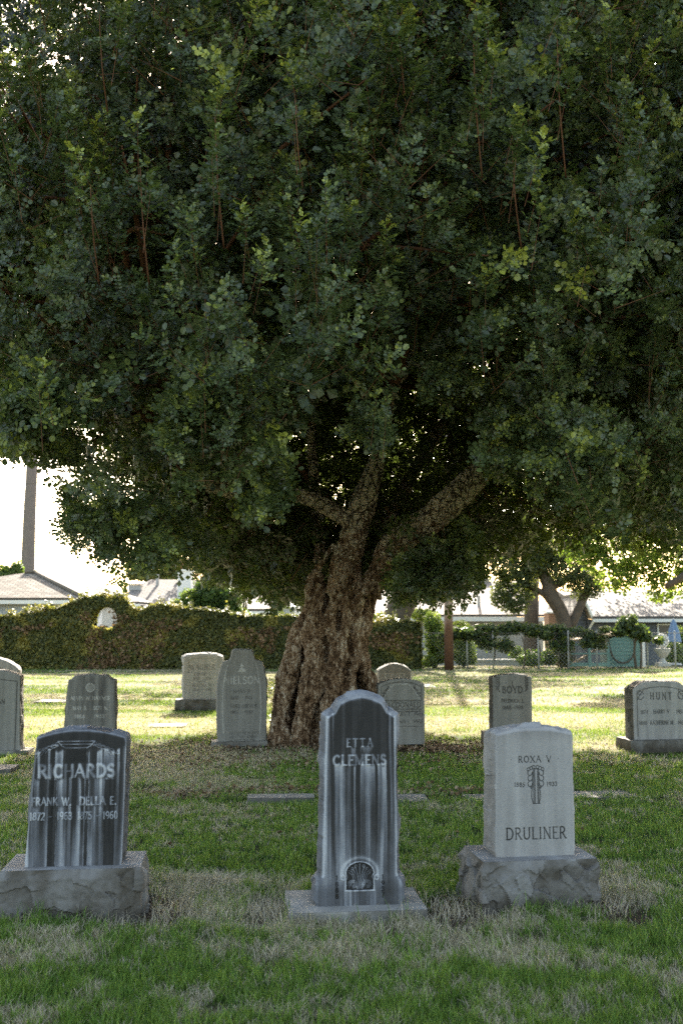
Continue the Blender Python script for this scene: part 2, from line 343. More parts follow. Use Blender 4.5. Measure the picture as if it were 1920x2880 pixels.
# ------------------------------------------------------------------ lettering (cut strokes)
def arc(cx, cy, rx, ry, a0, a1, n=9):
    a = np.radians(np.linspace(a0, a1, n)); return np.stack([cx + rx * np.cos(a), cy + ry * np.sin(a)], -1).tolist()
K, T_ = 1.0, .6
GL = {
 'A': (.8, [(T_, [(.02, 0), (.38, 1)]), (K, [(.38, 1), (.78, 0)]), (T_, [(.17, .36), (.6, .36)])]),
 'B': (.66, [(K, [(.1, 0), (.1, 1)]), (K, [(.1, 1)] + arc(.3, .76, .24, .24, 90, -90) + [(.1, .52)]), (K, [(.1, .52)] + arc(.34, .26, .28, .26, 90, -90) + [(.1, 0)])]),
 'C': (.76, [(K, arc(.42, .5, .36, .5, 50, 310, 15))]),
 'D': (.78, [(K, [(.1, 0), (.1, 1)]), (K, [(.1, 1)] + arc(.32, .5, .42, .5, 90, -90, 12) + [(.1, 0)])]),
 'E': (.58, [(K, [(.1, 0), (.1, 1)]), (T_, [(.1, 1), (.52, 1)]), (T_, [(.1, .52), (.44, .52)]), (T_, [(.1, 0), (.54, 0)])]),
 'F': (.54, [(K, [(.1, 0), (.1, 1)]), (T_, [(.1, 1), (.5, 1)]), (T_, [(.1, .52), (.42, .52)])]),
 'G': (.8, [(K, arc(.42, .5, .36, .5, 50, 320, 15)), (K, [(.7, .18), (.7, .45)]), (T_, [(.5, .45), (.76, .45)])]),
 'H': (.76, [(K, [(.1, 0), (.1, 1)]), (K, [(.66, 0), (.66, 1)]), (T_, [(.1, .5), (.66, .5)])]),
 'I': (.28, [(K, [(.14, 0), (.14, 1)])]),
 'J': (.42, [(K, [(.3, 1), (.3, .2)] + arc(.15, .2, .15, .22, 0, -130, 6))]),
 'K': (.72, [(K, [(.1, 0), (.1, 1)]), (T_, [(.62, 1), (.1, .42)]), (K, [(.28, .6), (.68, 0)])]),
 'L': (.58, [(K, [(.1, 0), (.1, 1)]), (T_, [(.1, 0), (.54, 0)])]),
 'M': (.94, [(T_, [(.1, 0), (.1, 1)]), (K, [(.1, 1), (.47, .1)]), (T_, [(.47, .1), (.84, 1)]), (K, [(.84, 1), (.84, 0)])]),
 'N': (.8, [(T_, [(.1, 0), (.1, 1)]), (K, [(.1, 1), (.7, 0)]), (T_, [(.7, 0), (.7, 1)])]),
 'O': (.84, [(K, arc(.42, .5, .38, .5, 0, 360, 19))]),
 'P': (.62, [(K, [(.1, 0), (.1, 1)]), (K, [(.1, 1)] + arc(.3, .74, .26, .26, 90, -90) + [(.1, .48)])]),
 'R': (.7, [(K, [(.1, 0), (.1, 1)]), (K, [(.1, 1)] + arc(.3, .75, .25, .25, 90, -90) + [(.1, .5)]), (K, [(.3, .5), (.66, 0)])]),
 'S': (.6, [(K, arc(.3, .75, .22, .25, 40, 230, 9) + arc(.3, .26, .25, .26, 80, -140, 10))]),
 'T': (.68, [(K, [(.34, 0), (.34, 1)]), (T_, [(.02, 1), (.66, 1)])]),
 'U': (.76, [(K, [(.1, 1), (.1, .3)] + arc(.38, .3, .28, .3, 180, 360, 9) + [(.66, 1)])]),
 'V': (.76, [(K, [(.02, 1), (.38, 0)]), (T_, [(.38, 0), (.74, 1)])]),
 'W': (1.1, [(K, [(.02, 1), (.3, 0)]), (T_, [(.3, 0), (.55, .9)]), (K, [(.55, .9), (.8, 0)]), (T_, [(.8, 0), (1.06, 1)])]),
 'X': (.74, [(K, [(.04, 1), (.7, 0)]), (T_, [(.04, 0), (.7, 1)])]),
 'Y': (.72, [(K, [(.02, 1), (.36, .5)]), (T_, [(.36, .5), (.7, 1)]), (K, [(.36, .5), (.36, 0)])]),
 '0': (.6, [(K, arc(.3, .5, .24, .5, 0, 360, 15))]), '1': (.34, [(K, [(.18, 0), (.18, 1)]), (T_, [(.18, 1), (.05, .84)])]),
 '2': (.56, [(K, arc(.28, .74, .22, .26, 160, -30, 8) + [(.05, 0)]), (T_, [(.05, 0), (.52, 0)])]),
 '3': (.56, [(K, arc(.26, .76, .2, .24, 150, -90, 8)), (K, arc(.26, .27, .24, .27, 90, -150, 9))]),
 '4': (.6, [(K, [(.44, 0), (.44, 1)]), (T_, [(.44, 1), (.02, .3), (.58, .3)])]),
 '5': (.56, [(T_, [(.5, 1), (.14, 1), (.1, .56)]), (K, [(.1, .56)] + arc(.26, .31, .25, .31, 100, -150, 10))]),
 '6': (.6, [(K, [(.46, .98)] + arc(.3, .5, .25, .48, 110, 180, 6) + arc(.3, .29, .24, .29, 180, 530, 13))]),
 '7': (.54, [(T_, [(.04, 1), (.52, 1)]), (K, [(.52, 1), (.2, 0)])]),
 '8': (.58, [(K, arc(.29, .76, .19, .24, 0, 360, 12)), (K, arc(.29, .27, .24, .27, 0, 360, 13))]),
 '9': (.6, [(K, arc(.3, .7, .24, .29, 0, 360, 13)), (K, [(.54, .7)] + arc(.3, .5, .25, .48, 0, -70, 6))]),
 '-': (.6, [(T_, [(.05, .42), (.55, .42)])]), '.': (.2, [(K, [(.1, .0), (.1, .03)])]), ' ': (.45, []), '*': (.2, [(K, [(.1, .44), (.1, .47)])])}

def text(s, cx, z, h, sp=.12, wt=.12, serif=True, width=None, slant=0):
    """list of (points, stroke half width) centred on cx with baseline z"""
    adv = [GL[c][0] for c in s]; tot = sum(adv) + sp * (len(s) - 1); k = h
    kx = h if width is None else width / tot
    x = cx - tot * kx / 2; out = []
    for c, a in zip(s, adv):
        for w, pts in GL[c][1]:
            P = np.array(pts, float); Q = np.stack([x + P[:, 0] * kx + slant * P[:, 1] * k, z + P[:, 1] * k], -1); out.append((Q, wt * h * w / 2))
            if serif and c.isalnum() and h > .03:
                for e in (0, -1):
                    if P[e][1] in (0, 1) and not (c in 'AMNVWX' and P[e][1] == (0 if c == 'V' else 1) and len(P) == 2 and False):
                        q = Q[e]; out.append((np.array([[q[0] - .11 * kx, q[1]], [q[0] + .11 * kx, q[1]]]), wt * h * .45 / 2))
        x += (a + sp) * kx
    return out

def strokes(X, Z, S):
    """groove strength 0..1 over the face points"""
    g = np.zeros(X.shape)
    for P, w in S:
        P = np.asarray(P, float)
        for a, b in zip(P[:-1], P[1:]):
            r = w * 1.6 + .003
            lo = np.minimum(a, b) - r; hi = np.maximum(a, b) + r
            m = (X > lo[0]) & (X < hi[0]) & (Z > lo[1]) & (Z < hi[1])
            if not m.any(): continue
            x = X[m]; z = Z[m]; d = b - a; L = (d ** 2).sum() + 1e-12
            t = np.clip(((x - a[0]) * d[0] + (z - a[1]) * d[1]) / L, 0, 1)
            dist = np.hypot(x - a[0] - t * d[0], z - a[1] - t * d[1])
            g[m] = np.maximum(g[m], np.clip(1.35 - dist / w * .9, 0, 1))
    return g

# ------------------------------------------------------------------ rough rock and tablets
def worley(p, scale, seed):
    q = p * scale; f = np.floor(q).astype(np.int64); best = np.full(len(p), 9.); val = np.zeros(len(p))
    for a in (-1, 0, 1):
        for b in (-1, 0, 1):
            for c in (-1, 0, 1):
                i, j, k = f[:, 0] + a, f[:, 1] + b, f[:, 2] + c
                d = (q[:, 0] - i - _h(i, j, k, seed)) ** 2 + (q[:, 1] - j - _h(i, j, k, seed + 1)) ** 2 + (q[:, 2] - k - _h(i, j, k, seed + 2)) ** 2
                m = d < best; best = np.where(m, d, best); val = np.where(m, _h(i, j, k, seed + 3), val)
    return np.sqrt(best), val
def chips(p, scale, seed):
    """broken faces: every cell is a tilted plane, so edges stay crisp"""
    q = p * scale + .35 * (np.stack([fbm(p * scale * 1.3 + k * 7, seed + k, 2) for k in range(3)], -1) - .5)
    f = np.floor(q).astype(np.int64); best = np.full(len(p), 9.); val = np.zeros(len(p))
    for a in (-1, 0, 1):
        for b in (-1, 0, 1):
            for c in (-1, 0, 1):
                i, j, k = f[:, 0] + a, f[:, 1] + b, f[:, 2] + c; o = np.stack([q[:, 0] - i - _h(i, j, k, seed), q[:, 1] - j - _h(i, j, k, seed + 1), q[:, 2] - k - _h(i, j, k, seed + 2)], -1)
                d = (o ** 2).sum(-1); m = d < best; best = np.where(m, d, best)
                v = (_h(i, j, k, seed + 3) - .5) * .7 + o[:, 0] * (_h(i, j, k, seed + 4) - .5) * 1.2 + o[:, 1] * (_h(i, j, k, seed + 5) - .5) * 1.2 + o[:, 2] * (_h(i, j, k, seed + 6) - .5) * 1.6
                val = np.where(m, v, val)
    return val
def rocky(p, seed, s=1.0):
    return chips(p, 5.5 * s, seed) * 1.0 + chips(p, 13 * s, seed + 20) * .55 + (fbm(p * 26 * s, seed + 9, 4) - .5) * .8 + (fbm(p * 5 * s, seed + 21, 2) - .5) * 1.2

def tablet(name, parent, mat, W, H, D, top, left=None, right=None, res=.0035, ins=(), raised=(), tonef=None, hf=None,
           bulge=.02, rock=.012, seed=1, side_tone=.5, cut=.004, groove=-.45, clean=.0):
    """upright stone: carved front face as a fine height field, rock-pitched sides and top"""
    left = left or (lambda z: -W / 2 + 0 * z); right = right or (lambda z: W / 2 + 0 * z)
    nu = int(W / res); nt = int(H / res)
    u, t = np.meshgrid(np.linspace(0, 1, nu), np.linspace(0, 1, nt))
    Zt = H * top(u); Z = t * Zt
    xl = left(Z); xr = right(Z); X = xl + (xr - xl) * u
    g = strokes(X, Z, ins) if len(ins) else 0 * X
    r = strokes(X, Z, raised) if len(raised) else 0 * X
    Yv = cut * g - cut * .8 * r + (0 if hf is None else hf(X, Z))
    # worn edges
    e = np.minimum(np.minimum(u, 1 - u) * W, (1 - t) * H); p = np.stack([X, 0 * X, Z], -1)
    Yv = Yv + .006 * sstep(.008, 0, e) + .0012 * (fbm(p * 40, seed, 3) - .5)
    tone = (tonef(X, Z, g, r, e) if tonef else .72 + 0 * X) + groove * g
    V = [np.stack([X, Yv, Z], -1).reshape(-1, 3)]; TN = [tone.ravel()]
    idx = np.arange(nu * nt).reshape(nt, nu)
    Fq = [np.stack([idx[:-1, :-1], idx[:-1, 1:], idx[1:, 1:], idx[1:, :-1]], -1).reshape(-1, 4)]
    st = 2
    loop = np.concatenate([idx[::st, 0], idx[-1, 1:-1:st], idx[::-st, -1][:], idx[0, -2:0:-st]])
    # full-resolution loop keeps the seam closed
    loop = np.concatenate([idx[:, 0], idx[-1, 1:], idx[:-1, -1][::-1], idx[0, 1:-1][::-1]])
    L = V[0][loop]; P2 = L[:, [0, 2]]
    k = 5
    tg = np.roll(P2, -k, 0) - np.roll(P2, k, 0); nrm = np.stack([-tg[:, 1], tg[:, 0]], -1); nrm /= np.linalg.norm(nrm, axis=1)[:, None] + 1e-9
    low = sstep(0, .03, P2[:, 1]); NR = max(8, int(D / .012)); n = len(loop); prev = loop; off = nu * nt
    for kk in range(1, NR + 1):
        s = kk / NR; q = np.stack([P2[:, 0], np.full(n, s * D), P2[:, 1]], -1)
        bl = math.sin(pi * min(1, s * 1.0)) ** .6 * bulge
        amp = rock * (min(1, s * 4)) * (min(1, (1 - s) * 4) * .7 + .3)
        rk = rocky(q + seed * 3.7, seed)
        o = (bl + amp * rk) * low
        V.append(np.stack([P2[:, 0] + nrm[:, 0] * o, s * D + .35 * rock * low * (fbm(q * 30, seed + 3, 2) - .5), np.maximum(P2[:, 1] + nrm[:, 1] * o, 0)], -1))
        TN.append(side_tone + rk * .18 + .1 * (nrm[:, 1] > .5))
        cur = off + np.arange(n); Fq.append(np.stack([prev, cur, np.roll(cur, -1), np.roll(prev, -1)], -1)); prev = cur; off += n
    c = V[-1].mean(0); V.append(c[None]); TN.append([side_tone])
    Ft = np.stack([prev, np.full(n, off), np.roll(prev, -1)], -1)
    TNc = np.concatenate([np.asarray(a).ravel() for a in TN])
    return mesh(name, np.concatenate(V), Fq + [Ft], mat, parent, {'tone': TNc}, True, 30)

def block(name, parent, mat, W, D, H, rock=.015, bulge=.015, seed=1, tone=.55, res=.0065, flat=False, toplight=.12, z0=-.06, top_in=0.0):
    """rock faced block with a sawn top; origin at front centre, on the ground"""
    def side(a, b, m): return np.stack([np.linspace(a[0], b[0], m, endpoint=False), np.linspace(a[1], b[1], m, endpoint=False)], -1)
    nx, ny = int(W / res), int(D / res)
    P = np.concatenate([side((-W / 2, 0), (W / 2, 0), nx), side((W / 2, 0), (W / 2, D), ny), side((W / 2, D), (-W / 2, D), nx), side((-W / 2, D), (-W / 2, 0), ny)])
    N = np.concatenate([np.tile((0, -1.), (nx, 1)), np.tile((1., 0), (ny, 1)), np.tile((0, 1.), (nx, 1)), np.tile((-1., 0), (ny, 1))])
    ker = 3; Ns = sum(np.roll(N, i, 0) for i in range(-ker, ker + 1)); Ns /= np.linalg.norm(Ns, axis=1)[:, None]
    nz = max(3, int((H - z0) / res)); n = len(P); V = []; TN = []; Fq = []
    for k in range(nz + 1):
        z = z0 + (H - z0) * k / nz; q = np.concatenate([P, np.full((n, 1), z)], 1)
        e = min(1, (H - z) / .045); rk = rocky(q + seed * 5.1, seed, .8)
        o = (bulge * e + rock * rk * e) if not flat else .0015 * rk - .004 * (1 - min(1, (H - z) / .006))
        o = o + top_in * (1 - (z - z0) / (H - z0))
        V.append(np.concatenate([P + Ns * (o[:, None] if not np.isscalar(o) else o), np.full((n, 1), z + (0 if k < nz else 0))], 1))
        st = fbm(q * np.array([14, 14, 3]), seed + 4, 3)
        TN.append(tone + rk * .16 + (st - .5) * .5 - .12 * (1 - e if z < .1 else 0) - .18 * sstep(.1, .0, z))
    for k in range(nz):
        a = k * n + np.arange(n); Fq.append(np.stack([a, np.roll(a, -1), np.roll(a, -1) + n, a + n], -1))
    # sawn top as a grid
    off = (nz + 1) * n; gx, gy = np.meshgrid(np.linspace(-W / 2, W / 2, nx + 1), np.linspace(0, D, ny + 1))
    V.append(np.stack([gx, gy, np.full(gx.shape, H) + .0004], -1).reshape(-1, 3))
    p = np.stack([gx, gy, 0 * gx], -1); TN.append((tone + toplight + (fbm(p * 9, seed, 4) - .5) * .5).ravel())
    idx = off + np.arange((nx + 1) * (ny + 1)).reshape(ny + 1, nx + 1)
    Fq.append(np.stack([idx[:-1, :-1], idx[:-1, 1:], idx[1:, 1:], idx[1:, :-1]], -1).reshape(-1, 4))
    return mesh(name, np.concatenate(V), Fq, mat, parent, {'tone': np.concatenate([a.ravel() for a in TN])}, True, 28)

def grave(name, px0, px1, py, label, rot=radians(6), z=0, ry=0, rx=0):
    """stand a gravestone so that its front foot spans px0..px1 at photo row py; returns empty and its width"""
    a = gnd(px0, py, z); b = gnd(px1, py, z); c = (a + b) / 2
    e = empty('gravestone', (c[0], c[1], 0), label, 'gravestone', rot, rx=rx, ry=ry)
    return e, float(b[0] - a[0]) / cos(rot)

R6 = radians(6)
# streaks of lime running down a dark face ----------------------------------------------------
def streak_field(X, Z, g, letters_z, seed, edge=.03, bottom=.0, W=.4, H=1.1, full=.35):
    X0 = X; X = X + .007 * (fbm(np.stack([X * 9, Z * 5, 0 * X], -1), seed + 30, 3) - .5)
    n1 = fbm(np.stack([X * 55, Z * 1.6, 0 * X], -1), seed, 3); n2 = fbm(np.stack([X * 22, Z * .8, 0 * X + 4], -1), seed + 5, 2)
    t = .16 + .34 * sstep(.42, .75, n1) * (1 - sstep(0, H, Z) * .6)
    for z0, x0, x1, ln, st in letters_z:
        m = (X > x0) & (X < x1) & (Z < z0)
        fl = ln * (.35 + 1.3 * vnoise(np.stack([X * 70, 0 * X, 0 * X + z0], -1), seed + 2))
        inten = st * sstep(.38, .62, vnoise(np.stack([X * 75, Z * .5, 0 * X + z0 * 3], -1), seed + 3))
        st0 = .035 * vnoise(np.stack([X * 60, 0 * X, 0 * X + z0 + 9], -1), seed + 8); inten = inten * sstep(0, .02, z0 - st0 - Z + .02)
        t = t + m * inten * np.exp(-np.maximum(z0 - Z, 0) / fl)
    ex = np.minimum(X - X.min(), X.max() - X); t = t + .28 * np.exp(-ex / edge) * (.5 + n2)
    t = t + full * sstep(.45, 0, Z / H) * (.3 + n2)
    X = X0; return t * (.80 + .4 * fbm(np.stack([X * 30, Z * 12, 0 * X], -1), seed + 40, 4))

# --- front left: dark streaked stone
def stone_richards():
    a = gnd(3, 2591); b = gnd(388, 2591); c = (a + b) / 2; w = (b - a)[0]
    e = empty('gravestone', (c[0], c[1], 0), 'dark gravestone with pale streaks, carved RICHARDS, on a thick base at front left', 'gravestone', R6)
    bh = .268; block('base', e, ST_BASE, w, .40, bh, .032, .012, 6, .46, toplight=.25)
    TW, TH = .515, .725
    top = lambda u: 1 - .055 * np.abs(2 * u - 1) ** 2.2
    lf = lambda z: -TW / 2 + .048 * z / TH; rf = lambda z: TW / 2 + .012 * z / TH - .02 * sstep(.9, 1, z / TH)
    ins = text('RICHARDS', .005, .475, .064, .14, .27, False, .41)
    ins2 = text('FRANK W.', -.125, .325, .040, .14, .24, False, .21) + text('DELLA E.', .125, .325, .040, .14, .27, False, .195)
    ins2 += text('1872 - 1963', -.125, .248, .038, .12, .2, False, .225) + text('1875 - 1960', .125, .248, .038, .12, .2, False, .215)
    orn = []
    orn.append((np.array([(-.10, .668), (.10, .668)]), .003)); orn.append((np.array([(-.085, .652), (.085, .652)]), .003))
    for s in (-1, 1):
        orn.append((np.array([(s * .10, .668), (s * .075, .640)]), .003))
        for k in range(5):
            x = .10 + k * .023; z = .665 - k * .009
            orn.append((np.array(arc(s * x, z - .012, .012, .010, 0, 300, 8)), .0022))
            orn.append((np.array([(s * x, z - .02), (s * (x + .02), z - .034 - .004 * k)]), .002))
        orn.append((np.array([(s * .20, .618), (s * .215, .598), (s * .225, .618), (s * .235, .596)]), .003))
        orn.append((np.array([(s * .10, .650), (s * .15, .640), (s * .19, .615), (s * .205, .600), (s * .235, .596)]), .0035))
    orn.append((np.array([(-.07, .640), (-.06, .632), (.06, .632), (.07, .640)]), .003))
    def tf(X, Z, g, r, ed):
        t = streak_field(X, Z, g, [(.63, -.235, -.07, .16, .75), (.63, .07, .235, .16, .75), (.625, -.07, .07, .03, .35), (.475, -.22, .22, .22, .5),
                                   (.325, -.23, .23, .12, .35)], 11, .014, W=TW, H=TH, full=.34)
        blk = (np.abs(X) < .055) & (Z < .622) & (Z > .55); t = np.where(blk, .12, t)
        for x0, x1 in ((-.14, -.10), (.055, .072), (.16, .215)):
            m = (X > x0) & (X < x1) & (Z < .46); t = np.where(m, t * .35, t)
        fr = sstep(.62, .66, Z); t = t * (1 - fr) + fr * (.13 + .12 * vnoise(np.stack([X * 60, Z * 4, 0 * X], -1), 8))
        t = t + .5 * np.exp(-ed / .005)
        return t + r * (.34 + .30 * sstep(.35, .6, vnoise(np.stack([X * 34, Z * 16, 0 * X], -1), 77)))
    g2 = [(p, w_) for p, w_ in ins + ins2]
    t_ = tablet('tablet', e, ST_DARK, TW, TH, .20, top, lf, rf, .0026, raised=g2 + orn, tonef=tf, bulge=.014, rock=.010, seed=4, side_tone=.42, cut=.005)
    t_.location = (0, .075, bh)
    footprint(c[0], c[1] + .2, w + .06, .46, R6)
stone_richards()

# --- front centre: tall narrow stone on a thin slab
def stone_clemens():
    a = gnd(812, 2575, .03); b = gnd(1204, 2569, .03); c = (a + b) / 2; w = (b - a)[0]; sh = .045
    e = empty('gravestone', (c[0], c[1], 0), 'tall narrow dark gravestone with pale streaks, carved ETTA CLEMENS, on a thin slab', 'gravestone', R6)
    block('base', e, CONC, w, .46, sh, .004, .003, 8, .62, flat=True, toplight=.0)
    TW, TH = .475, 1.125
    def top(u):
        x = np.abs(u - .5) * 2
        cap = 1 - .028 * (x / .58) ** 1.6
        sh_ = .972 - .052 * sstep(.58, .80, x) - .018 * sstep(.8, 1, x)
        return np.where(x < .58, cap, sh_)
    def edge(z, k): 
        f = sstep(.17, .09, z)
        return (TW / 2 - .034) + .034 * f - (.026 if k < 0 else .006) * z / TH - .004 * sstep(1.02, 1.1, z)
    lf = lambda z: -edge(z, -1) ; rf = lambda z: edge(z, 1)
    ins = text('ETTA', .0, .855, .042, .5, .27, True, .145) + text('CLEMENS', .0, .755, .052, .2, .27, True, .295)
    yr = []
    for s, d in ((-1, '1888'), (1, '1937')):
        for k, ch in enumerate(d): yr += text(ch, s * .127, .135 - k * .032, .024, .1, .2, False)
    fan = []
    for s in (-1, 1):
        fan.append((np.array([(s * .078, .08), (s * .078, .135), (s * .068, .15), (s * .078, .17)] + [(s * .078 * cos(a_), .17 + .062 * sin(a_)) for a_ in np.linspace(.1, pi / 2, 8)]), .0035))
        fan.append((np.array(arc(s * .093, .148, .011, .013, 0, 340, 9)), .003))
        for k in range(4):
            x0 = .008 + k * .010
            fan.append((np.array([(s * x0 * .4, .088), (s * (x0 * .8), .125), (s * (x0 + .003), .16), (s * (x0 + .012 + k * .002), .19 - k * .006), (s * (x0 + .020), .206 - k * .013)]), .0022))
            fan.append((np.array(arc(s * (.040), .112, .026 - .006 * k, .022 - .005 * k, -90, 230, 12)), .0018))
        for k in range(3): fan.append((np.array(arc(s * (.022 + .018 * k), .208 - .014 * k, .006, .007, 0, 300, 7)), .0018))
    fan.append((np.array([(-.08, .078), (.08, .078)]), .004)); fan.append((np.array([(0, .088), (0, .222)]), .002))
    def inpanel(X, Z): return (np.abs(X) < .074) & (Z > .083) & (((X / .078) ** 2 + ((Z - .17) / .062) ** 2 < .93) | (Z < .17))
    def tf(X, Z, g, r, ed):
        t = streak_field(X, Z, g, [(.86, -.075, .075, .045, .55), (.76, -.145, .15, .33, .62), (1.05, -.3, -.145, .8, .3), (1.05, .15, .3, .8, .34)], 23, .020, W=TW, H=TH, full=.16)
        t = t + .12 * sstep(.6, .25, Z)
        arcd = np.hypot(X / .1, (Z - .17) / .085)
        t = t + .34 * np.exp(-((arcd - 1.0) / .10) ** 2) * (Z > .15)
        t = np.where(inpanel(X, Z), .17, t)
        base = sstep(.16, .06, Z) * (np.abs(X) > .09); t = t * (1 - .55 * base) + .14 * base
        t = t + .55 * np.exp(-ed / .006) * (Z > .15)
        return t + r * (.38 + .30 * sstep(.3, .6, vnoise(np.stack([X * 50, Z * 24, 0 * X], -1), 79)))
    hf = lambda X, Z: .007 * inpanel(X, Z)
    t_ = tablet('tablet', e, ST_DARK, TW, TH, .19, top, lf, rf, .0026, ins=yr, raised=ins + fan, tonef=tf, hf=hf, bulge=.030, rock=.014, seed=14, side_tone=.55, cut=.0045)
    t_.location = (.02, .115, sh)
    footprint(c[0], c[1] + .23, w, .46, R6)
stone_clemens()

# --- front right: pale stone
def stone_druliner():
    a = gnd(1358, 2560); b = gnd(1686, 2552); c = (a + b) / 2; w = (b - a)[0]; rz = radians(8)
    e = empty('gravestone', (c[0], c[1], 0), 'pale gravestone with crisp dark lettering DRULINER on a rough base at front right', 'gravestone', rz)
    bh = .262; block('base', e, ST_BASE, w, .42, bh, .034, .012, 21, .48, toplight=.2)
    TW, TH = .462, .71
    top = lambda u: 1 - .042 * np.abs(2 * u - 1) ** 2.3
    ins = text('ROXA V', .005, .525, .034, .26, .13, True, .195) + text('*', -.135, .528, .03) + text('*', .145, .528, .03)
    ins += text('1885', -.088, .388, .023, .18, .13, False, .062) + text('1933', .105, .388, .023, .18, .13, False, .062)
    ins += text('DRULINER', .005, .095, .063, .2, .105, True, .355)
    cx = .009; o = []
    for x in (-.013, -.006, .011, .017): o.append((np.array([(cx + x, .295), (cx + x, .485)]), .0016))
    o.append((np.array([(cx - .02, .292), (cx + .024, .292)]), .0016)); o.append((np.array([(cx - .013, .487), (cx + .017, .487)]), .0016))
    for s in (-1, 1):
        o.append((np.array([(cx + s * .019, .295), (cx + s * .027, .33), (cx + s * .026, .36), (cx + s * .018, .39), (cx + s * .02, .43), (cx + s * .017, .47)]), .0016))
        for k in range(3): o.append((np.array(arc(cx + s * .034, .465 - .031 * k, .013, .016, 60 if s > 0 else 120, (60 if s > 0 else 120) - s * 250, 9)), .0018))
        for k in range(3): o.append((np.array(arc(cx + s * (.012 + .015 * k), .497 - .006 * k, .009, .009, 0, 320, 9)), .0017))
        o.append((np.array([(cx + s * .034, .39), (cx + s * .028, .375), (cx + s * .022, .40)]), .0017))
    def tf(X, Z, g, r, ed):
        n = fbm(np.stack([X * 20, Z * 1.2, 0 * X], -1), 50, 3)
        return .70 + (n - .5) * .30 - .12 * sstep(.62, .72, Z) + .12 * np.exp(-ed / .004)
    t_ = tablet('tablet', e, ST_PALE, TW, TH, .245, top, lambda z: -TW / 2 + .014 * z / TH, None, .0026, ins=ins + o, tonef=tf, bulge=.022, rock=.016, seed=33, side_tone=.62, cut=.004, groove=-.62)
    t_.location = (.005, .10, bh)
    footprint(c[0], c[1] + .2, w + .05, .46, rz)
stone_druliner()

def simple(label, px0, px1, py, H, D, top, texts, mat=ST_GREY, tone=.68, base=None, left=None, right=None, rot=R6, seed=1, bulge=.012, rock=.012,
           raised=(), hf=None, streak=0, groove=-.45, side_tone=.5, slab=None, res=.006, tf2=None, ry=0, rx=0):
    e, w = grave('gravestone', px0, px1, py, label, rot, ry=ry, rx=rx); bh = 0; TW = w; dy = 0
    if base:
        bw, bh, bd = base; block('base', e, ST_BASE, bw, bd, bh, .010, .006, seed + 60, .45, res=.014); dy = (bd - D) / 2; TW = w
        footprint(*e.location[:2], bw, bd * 1.6, rot)
    else: footprint(*e.location[:2], w, D * 2, rot)
    if slab: block('foundation', e, CONC, slab[0], slab[1], .05, flat=True, seed=seed + 80, tone=.6, res=.02, toplight=.05).location = (slab[2], -.07, 0)
    lf = (lambda z: left(z, TW)) if left else None; rf = (lambda z: right(z, TW)) if right else None
    def tf(X, Z, g, r, ed):
        n = fbm(np.stack([X * 26, Z * 1.5, 0 * X], -1), seed + 3, 3)
        t = tone + (n - .5) * (.25 + streak) + .1 * np.exp(-ed / .008) + .45 * r * (1 if streak else .7)
        return tf2(X, Z, t) if tf2 else t
    texts = [(p, w_ * 1.35) for p, w_ in texts]; raised = [(p, w_ * 1.3) for p, w_ in raised]
    t_ = tablet('tablet', e, mat, TW, H, D, top, lf, rf, res, ins=texts, raised=raised, tonef=tf, hf=hf, bulge=bulge, rock=rock, seed=seed, side_tone=side_tone, cut=.005, groove=groove)
    t_.location = (0, dy, bh); return e, TW

arch = lambda k, p=2.2: (lambda u: 1 - k * np.abs(2 * u - 1) ** p)
def border(W, H, m=.03, k=.04, w=.003):
    xs = np.linspace(-W / 2 + m, W / 2 - m, 12); zt = H * (1 - k * np.abs(2 * xs / W) ** 2) - m
    return [(np.array([(-W / 2 + m, .04)] + list(zip(xs, zt)) + [(W / 2 - m, .04)]), w)]
# left of the second row: masonic emblem, streaked
W_ = .57
tx = text('ALVIN W HAYNES', 0, .62, .043, .14, .2, False, .47) + text('MAY 3.', -.12, .50, .04, .14, .2, False, .17) + text('SEPT 6.', .13, .50, .04, .14, .2, False, .17) + \
     text('1865', -.12, .40, .04, .14, .2, False, .12) + text('1933', .12, .40, .04, .14, .2, False, .12)
mas = [(np.array(arc(0, .77, .052, .052, 0, 360, 24)), .004), (np.array([(-.03, .742), (0, .812), (.03, .742)]), .005), (np.array([(-.036, .785), (0, .74), (.036, .785)]), .005)]
def tf_may(X, Z, t):
    d = np.hypot(X, Z - .77); return np.where(d < .05, t + .25, t)
simple('squat grey gravestone with a round compass emblem, behind the RICHARDS stone', 178, 322, 2112, .915, .18,
       lambda u: 1 - .012 * np.abs(2 * u - 1) ** 2 - .055 * sstep(.62, .95, np.abs(2 * u - 1)), [], ST_GREY, .5, None,
       lambda z, w: -w / 2 + .055 * z / .9 - .0 * z, lambda z, w: w / 2 - .03 * z / .9, seed=41, raised=tx + mas[:1], streak=.4, side_tone=.35,
       tf2=tf_may, res=.0055, bulge=.02)
# left edge pair
simple('tall grey gravestone cut by the left frame edge, a bordered panel on its face', -125, 60, 2122, 1.0, .22, arch(.07),
       text('MAN', .10, .60, .05, .2, .14) + border(.74, .95, .06), ST_GREY, .66, None, lambda z, w: -w / 2 + .03 * z + .03 * sstep(.0, .13, z), lambda z, w: w / 2 - .03 * z - .03 * sstep(.0, .13, z),
       seed=45, side_tone=.36, slab=(.86, .32, .06))
simple('weathered arched gravestone rising behind the tall one at the left edge', -90, 44, 2056, 1.03, .2, arch(.15),
       [(np.array([(x, .92 - .10 * abs(x / .28) ** 2 * 1.4) for x in np.linspace(-.28, .28, 12)]), .006)], ST_PALE, .6, None, seed=47, bulge=.03, rock=.02, side_tone=.75)
